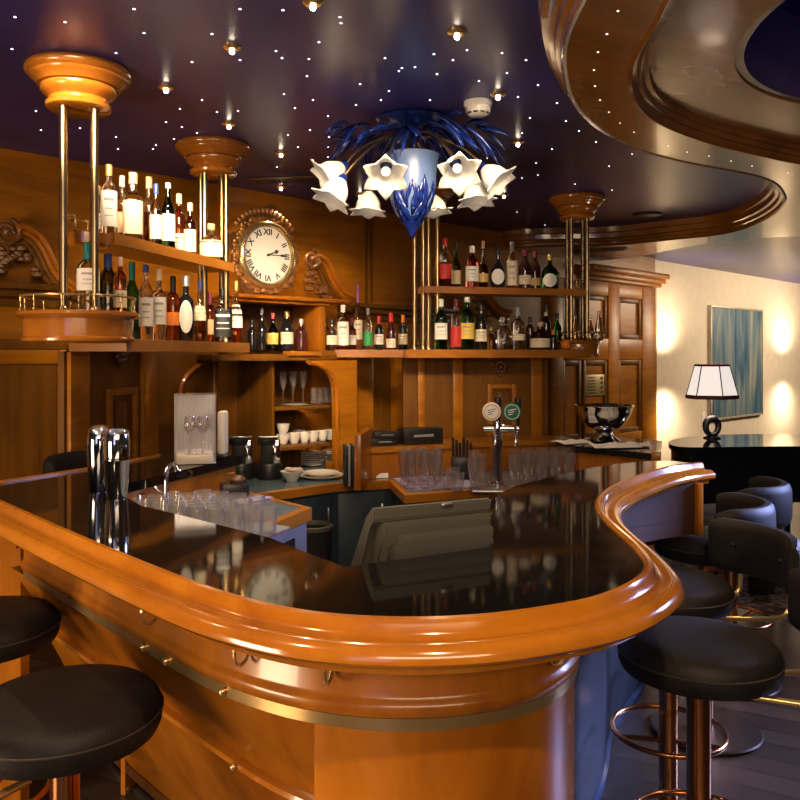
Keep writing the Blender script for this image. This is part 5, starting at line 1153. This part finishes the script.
# silver bowl on the serving ledge with papers
bp = U(604, 441, 1.0); t = thing('wine_cooler', 'large polished silver punch bowl on a foot on the black ledge', 'bowl', (bp.x, bp.y, 1.001))
s_ = bp.y/4.7
m = MB(); m.lathe([(0, 0), (0.095, 0), (0.098, 0.008), (0.085, 0.018), (0.062, 0.035), (0.052, 0.055), (0.055, 0.068), (0.07, 0.075)], 48); m.build('foot', M_chrome, t)
m = MB(); m.lathe([(0, 0.07), (0.06, 0.072), (0.105, 0.092), (0.142, 0.130), (0.165, 0.175), (0.176, 0.215), (0.184, 0.222), (0.186, 0.228), (0.180, 0.230), (0.170, 0.215), (0.155, 0.172), (0.13, 0.13), (0.09, 0.10), (0, 0.085)], 48); m.build('bowl', M_chrome, t)
for i, (x0, y0, rz, sx_, sy_, lb) in enumerate(((570, 443, .5, .22, .16, 'left sheet of white paper on the black ledge by the bowl'), (612, 447, .15, .30, .21, 'large white sheet hanging towards the bar in front of the bowl'), (632, 446, -.2, .21, .15, 'right sheet of white paper on the black ledge'))):
    p = U(x0, y0, 1.0); m = MB(); bm = m.bm; nx, ny = 10, 6; gv = [[bm.verts.new(((i_/nx-.5)*sx_, (j_/ny-.5)*sy_, 0.004+0.010*(1+math.sin(i_*1.3+i))*math.sin(math.pi*j_/ny))) for j_ in range(ny+1)] for i_ in range(nx+1)]
    for i_ in range(nx):
        for j_ in range(ny): bm.faces.new((gv[i_][j_], gv[i_+1][j_], gv[i_+1][j_+1], gv[i_][j_+1]))
    o = m.build('paper_sheet', M_paper); o.location = (p.x, p.y, 1.001+0.003*i); o.rotation_euler = (0, 0, rz); sd = o.modifiers.new('thick', 'SOLIDIFY'); sd.thickness = 0.001; tag(o, lb, 'paper', 'papers on the serving ledge')
# small dark bin and blue box under the back counter
a_, b_ = Vector(E[0]), Vector(E[1]); q = a_.lerp(b_, 0.72) + Vector((0.02, -0.16))
t = thing('waste_bin', 'dark bin standing in front of the blue cabinets behind the bar', 'bin', (q.x, q.y, 0)); m = MB(); m.lathe([(0, 0), (0.09, 0), (0.11, 0.60), (0.10, 0.60), (0.085, 0.02), (0, 0.02)], 28); m.build('bin_body', M_black, t); m = MB(); m.lathe([(0.11, 0.595), (0.116, 0.60), (0.116, 0.62), (0.108, 0.625), (0.104, 0.60)], 28); m.build('bin_rim', M_grey2, t)

# ================================================================== PIANO, LAMP, PICTURE
pt = [tuple(U(x, y, 1.0)[:2]) for x, y in ((672, 446), (690, 447.5), (720, 447), (760, 446.5), (800, 446))] + [(2.75, 4.75), (2.95, 5.6), (2.2, 5.55), (1.88, 5.35), (1.70, 5.10)]
pn = thing('grand_piano', 'black lacquered grand piano with closed lid behind the bar stools', 'piano', (2.2, 5.1, 0))
ps = smooth_path(pt, 2, closed=True)
m = MB(); m.prism(ps, 0.97, 1.0); m.build('lid', M_gloss, pn, world=True, ang=60)
cpn = sum(ps, Vector((0, 0)))/len(ps); inn = [cpn.lerp(p, 0.965) for p in ps]
m = MB(); m.prism(inn, 0.66, 0.968); m.build('case', M_gloss, pn, world=True, ang=60)
for x, y in ((1.95, 5.0), (2.62, 4.92), (2.6, 5.42)):
    m = MB(); m.lathe([(0, 0.05), (0.03, 0.05), (0.034, 0.10), (0.045, 0.50), (0.06, 0.56), (0.06, 0.66), (0, 0.66)], 20, (x, y, 0)); lg_ = m.build('leg', M_gloss, pn, world=True)
    m = MB(); m.lathe([(0, 0), (0.028, 0.002), (0.03, 0.025), (0.02, 0.05), (0, 0.05)], 16, (x, y, 0)); o = m.build('castor', M_gold, pn, world=True); o.parent = lg_
m = MB(); m.box((2.25, 4.98, 0.36), (0.16, 0.05, 0.60), 0.2, 0.006); m.build('pedal_lyre', M_gloss, pn, world=True)
lp_ = U(712, 438, 1.0); t = thing('table_lamp', 'table lamp with red edged white shade standing on the piano', 'lamp', (lp_.x, lp_.y, 1.001), R(8))
m = MB(); m.lathe([(0, 0), (0.055, 0), (0.055, 0.008), (0.03, 0.016), (0, 0.016)], 24); m.build('base', M_gloss, t)
m = MB(); pts = [(0.045*math.sin(R(18*i))*1.0, 0, 0.075-0.055*math.cos(R(18*i))) for i in range(21)]; m.tube(pts, 0.018, 12, rads=[0.016+0.007*abs(math.sin(R(9*i))) for i in range(21)]); m.build('knot_sculpture', plain('dark_bronze', (0.05, 0.05, 0.07), 0.25, 0.6), t)
m = MB(); m.lathe([(0, 0.13), (0.010, 0.13), (0.010, 0.30), (0, 0.30)], 16); m.build('stem', M_steel, t)
z0, z1_, r0, r1 = 0.265, 0.485, 0.172, 0.112
shm, snt, sb = nodes_of('lamp_shade_fabric'); setp(sb, **{'Base Color': (0.85, 0.80, 0.74, 1), 'Roughness': 0.8, 'Transmission Weight': 0.0}); sb.inputs['Emission Color'].default_value = (1.0, 0.90, 0.82, 1); sb.inputs['Emission Strength'].default_value = 0.62
m = MB(); m.lathe([(r0, z0), (r1, z1_), (r1-0.003, z1_), (r0-0.003, z0)], 6, sy=0.8); sh_ = m.build('shade', shm, t, smooth=False)
trm = plain('dark_red_braid', (0.10, 0.02, 0.02), 0.7)
for zz, rr, hh in ((z0, r0+0.002, 0.02), (z1_-0.006, r1+0.003, 0.009)):
    m = MB(); m.lathe([(rr, zz-0.006), (rr+0.002, zz+hh/2), (rr-0.001, zz+hh), (rr-0.006, zz+hh), (rr-0.006, zz-0.006)], 6, sy=0.8); o = m.build('shade_braid', trm, t, smooth=False); o.parent = sh_
for i in range(6):
    a = 2*math.pi*(i+0.5)/6; m = MB(); m.tube([(r0*math.cos(a), r0*.8*math.sin(a), z0), (r1*math.cos(a), r1*.8*math.sin(a), z1_)], 0.004, 6); o = m.build('shade_rib', trm, t); o.parent = sh_
l = bpy.data.lights.new('lamp_bulb', 'POINT'); l.energy = 6; l.color = (1, .75, .5); l.shadow_soft_size = 0.04; o = bpy.data.objects.new('lamp_bulb', l); COL.objects.link(o); o.location = (lp_.x, lp_.y, 1.36)
# painting
nP = -0.05
u0, zt_ = uz(710, 305, nP); u1, _ = uz(762, 312, nP); _, zb_ = uz(710, 421, nP)
pi = thing('painting', 'tall blue and grey abstract painting in a thin pale frame on cream wall', 'painting', W((u0+u1)/2, -0.08, (zt_+zb_)/2), WROT)
wd, hg = u1-u0, zt_-zb_
cm_, cnt_, cb = nodes_of('abstract_canvas')
tc = cnt_.nodes.new('ShaderNodeTexCoord'); mp = cnt_.nodes.new('ShaderNodeMapping'); mp.inputs['Scale'].default_value = (2.2, 1, 0.35)
nz = cnt_.nodes.new('ShaderNodeTexNoise'); nz.inputs['Scale'].default_value = 1.6; nz.inputs['Detail'].default_value = 5; nz.inputs['Distortion'].default_value = 1.2
rp = cnt_.nodes.new('ShaderNodeValToRGB'); el = rp.color_ramp.elements
el[0].position = 0.32; el[0].color = (0.015, 0.035, 0.065, 1); el[1].position = 0.72; el[1].color = (0.28, 0.25, 0.18, 1)
for ps_, cc_ in ((0.45, (0.035, 0.085, 0.14, 1)), (0.55, (0.10, 0.15, 0.17, 1))): e_ = el.new(ps_); e_.color = cc_
cnt_.links.new(tc.outputs['Object'], mp.inputs['Vector']); cnt_.links.new(mp.outputs['Vector'], nz.inputs['Vector']); cnt_.links.new(nz.outputs['Fac'], rp.inputs['Fac']); cnt_.links.new(rp.outputs['Color'], cb.inputs['Base Color']); setp(cb, Roughness=0.5)
m = MB(); m.box((0, -0.022, 0), (wd-0.04, 0.03, hg-0.04)); m.build('canvas', cm_, pi)
m = MB(); m.box((-0.04*wd, -0.0385, 0), (0.014, 0.004, hg-0.06)); m.build('canvas_join', lm('blue'), pi)
m = MB()
for c_, s_ in (((-wd/2+.0125, -0.025, 0), (.025, .05, hg)), ((wd/2-.0125, -0.025, 0), (.025, .05, hg)), ((0, -0.025, hg/2-.0125), (wd-.05, .05, .025)), ((0, -0.025, -hg/2+.0125), (wd-.05, .05, .025))): m.box(c_, s_, 0, 0.004)
m.build('frame', plain('pale_frame', (0.45, 0.38, 0.27), 0.35, 0.3), pi)
# assumed wall uplights and downlights that graze the cream wall, no fixtures modelled
for px in (677, 795):
    u = u_at(px, 0.1); a = W(u, 0.20, 1.60); b = W(u, 0.20, 1.12)
    spot('assumed_wall_uplight', a, W(u, -0.12, 2.6), 55, (1.0, .80, .54), 165, 1.0, 0.06); spot('assumed_wall_downlight', b, W(u, -0.12, 0.1), 55, (1.0, .80, .54), 165, 1.0, 0.06)
# socket plate and control plate
u, z = uz(704, 417, -0.07); t = thing('wall_socket', 'small beige wall socket on the cream wall left of the lamp', 'socket', W(u, -0.08, z), WROT); m = MB(); m.box((0, -0.006, 0), (0.10, 0.012, 0.12), 0, 0.004); m.build('plate', M_white, t); m = MB(); m.lathe([(0, 0.0), (0.03, 0.0), (0.03, 0.016), (0, 0.016)], 20, m=RXm); m.build('outlet', M_paper, t)
u0, z1_ = uz(586, 375, 0.05); u1, z0_ = uz(608, 395, 0.05); t = thing('control_plate', 'brass coloured slotted control plate on the panelled wall above the bowl', 'control plate', W((u0+u1)/2, 0.02, (z0_+z1_)/2), WROT)
m = MB(); m.box((0, -0.009, 0), (u1-u0, 0.018, z1_-z0_), 0, 0.004); m.build('plate', plain('dull_brass_plate', (0.42, 0.33, 0.16), 0.4, 0.5), t)
for i in range(6):
    m = MB(); m.box((-(u1-u0)*.22, -0.019, (z1_-z0_)*(-.36+.145*i)), ((u1-u0)*.34, 0.003, 0.010)); m.build('slot', M_black, t)
for i in range(4):
    m = MB(); m.lathe([(0, 0.016), (0.014, 0.016), (0.014, 0.026), (0, 0.026)], 14, m=Matrix.Translation(((u1-u0)*.25, 0, (z1_-z0_)*(-.33+.22*i))) @ RXm); m.build('knob', M_brass, t)
# rug
rm_, rnt, rb = nodes_of('speckled_rug'); tc = rnt.nodes.new('ShaderNodeTexCoord'); vo = rnt.nodes.new('ShaderNodeTexVoronoi'); vo.inputs['Scale'].default_value = 26
rp = rnt.nodes.new('ShaderNodeValToRGB'); rp.color_ramp.interpolation = 'CONSTANT'; el = rp.color_ramp.elements; el[0].color = (0.02, 0.012, 0.018, 1); el[1].position = 0.42; el[1].color = (0.16, 0.12, 0.14, 1); e_ = el.new(0.7); e_.color = (0.07, 0.035, 0.05, 1)
rnt.links.new(tc.outputs['Object'], vo.inputs['Vector']); rnt.links.new(vo.outputs['Color'], rp.inputs['Fac']); rnt.links.new(rp.outputs['Color'], rb.inputs['Base Color']); setp(rb, Roughness=0.95)
p0, p1 = U(722, 600, 0), U(830, 628, 0)
rg = [(p0.x, p0.y), (p1.x, p1.y), (3.4, 5.9), (1.95, 6.4)]
m = MB(); m.prism(rg, 0.0, 0.009); tag(m.build('rug', rm_, smooth=False), 'speckled dark purple and beige rug on the floor by the piano', 'rug')

# ================================================================== BAR STOOLS
def stool(label, x, y, back_deg, zb=0.76, bh=0.19, back=True, half=45, Rb=0.30, cx=0.10):
    t = thing('bar_stool', label, 'bar stool', (x, y, 0.0085 if False else 0.009), R(back_deg), 'dark leather bar stools')
    m = MB(); m.lathe([(0, 0.715), (0.182, 0.715), (0.195, 0.721), (0.203, 0.738), (0.204, 0.763), (0.198, 0.785), (0.182, 0.801), (0.145, 0.809), (0.08, 0.812), (0, 0.813)], 56); seat = m.build('seat', M_leather, t)
    m = MB(); m.tube([(0.2045*math.cos(2*math.pi*i/56), 0.2045*math.sin(2*math.pi*i/56), 0.765) for i in range(56)], 0.0028, 6, closed=True); o = m.build('seam', M_seam, t); o.parent = seat
    m = MB(); m.lathe([(0, 0.66), (0.06, 0.665), (0.12, 0.70), (0.12, 0.715), (0, 0.715)], 32); m.build('seat_plate', M_copper, t)
    m = MB(); m.lathe([(0, 0.012), (0.031, 0.012), (0.031, 0.665), (0, 0.665)], 28); m.build('post', M_copper, t)
    m = MB(); m.lathe([(0, 0), (0.215, 0), (0.22, 0.004), (0.215, 0.010), (0.05, 0.014), (0, 0.014)], 48); m.build('base_plate', plain('bronze_base', (0.06, 0.045, 0.035), 0.35, 0.6), t)
    m = MB(); m.tube([(0.18*math.cos(2*math.pi*i/48), 0.18*math.sin(2*math.pi*i/48), 0.30) for i in range(48)], 0.009, 10, closed=True); ring = m.build('footrest_ring', M_copper, t)
    for i in range(3):
        a = R(120*i+60); m = MB(); m.tube([(0.028*math.cos(a), 0.028*math.sin(a), 0.27), (0.178*math.cos(a), 0.178*math.sin(a), 0.30)], 0.008, 8); o = m.build('ring_spoke', M_copper, t); o.parent = ring
    if back:
        # curved padded backrest, its middle 0.40 m from the seat's centre
        m = MB(); n = 30; seg = 14; rings = []
        for i in range(n+1):
            a = R(-half+2*half*i/n); e_ = min(1.0, math.sin(math.pi*min(i, n-i)/n*4)*1.0 if min(i, n-i) < n/8 else 1.0); k = 0.55+0.45*e_
            ring = []
            for j in range(seg):
                b = 2*math.pi*j/seg; cr = math.copysign(abs(math.cos(b))**0.7, math.cos(b))*0.030*k; cz = math.copysign(abs(math.sin(b))**0.55, math.sin(b))*(bh/2)*(0.80+0.20*e_)
                r = Rb+cr; ring.append(m.bm.verts.new((cx+r*math.cos(a), r*math.sin(a), zb+bh/2+cz)))
            rings.append(ring)
        for A, B in zip(rings, rings[1:]):
            for j in range(seg): m.bm.faces.new((A[j], A[(j+1) % seg], B[(j+1) % seg], B[j]))
        m.bm.faces.new(rings[0]); m.bm.faces.new(rings[-1])
        bk = m.build('backrest', M_leather, t)
        for s_ in (-0.45, 0.45):
            m = MB(); m.ball((cx+(Rb-0.031)*math.cos(s_), (Rb-0.031)*math.sin(s_), zb+bh*0.55), 0.009, 2); o = m.build('button', M_leather, t); o.parent = bk
        for s_ in (-1, 1):
            a = s_*0.42; bx, by = cx+(Rb+0.0)*math.cos(a), Rb*math.sin(a); m = MB()
            pts = [(bx, by, zb+0.02), (bx, by, 0.72), (bx-0.008, by, 0.695), (bx-0.03, by, 0.680), (bx-0.07, by*0.95, 0.676), (0.10, by*0.6, 0.685)]
            m.tube(smooth3(pts), 0.0085, 10); m.build('back_rod', M_gold, t)
    return t
def smooth3(pts, k=2):
    pts = [Vector(p) for p in pts]
    for _ in range(k):
        out = [pts[0]]
        for a, b in zip(pts, pts[1:]): out += [a*.75+b*.25, a*.25+b*.75]
        pts = out+[pts[-1]]
    return pts
stool('dark leather bar stool nearest the camera on the right of the bar', 0.78, 2.09, -5)
stool('dark leather bar stool with brass rods, second from the front on the right', 0.888, 2.65, 15)
stool('blue sheened bar stool tucked in the bay, third on the right', 1.26, 3.30, -22, Rb=0.235, cx=0.0, half=80)
stool('farthest bar stool on the right, its curved back before the piano', 1.57, 3.80, -30, Rb=0.235, cx=0.0, half=76)
stool('large dark leather bar stool in the lower left foreground', -0.727, 1.735, 225)
stool('bar stool at the left edge behind the foreground stool', -1.19, 2.28, 268)
stool('dark bar stool cut off by the left edge under the rail', -1.76, 3.22, 215)
stool('bar stool beyond the left wing showing only its dark back', -1.19, 3.30, 167, zb=0.95, bh=0.18, half=36, Rb=0.235, cx=0.0)
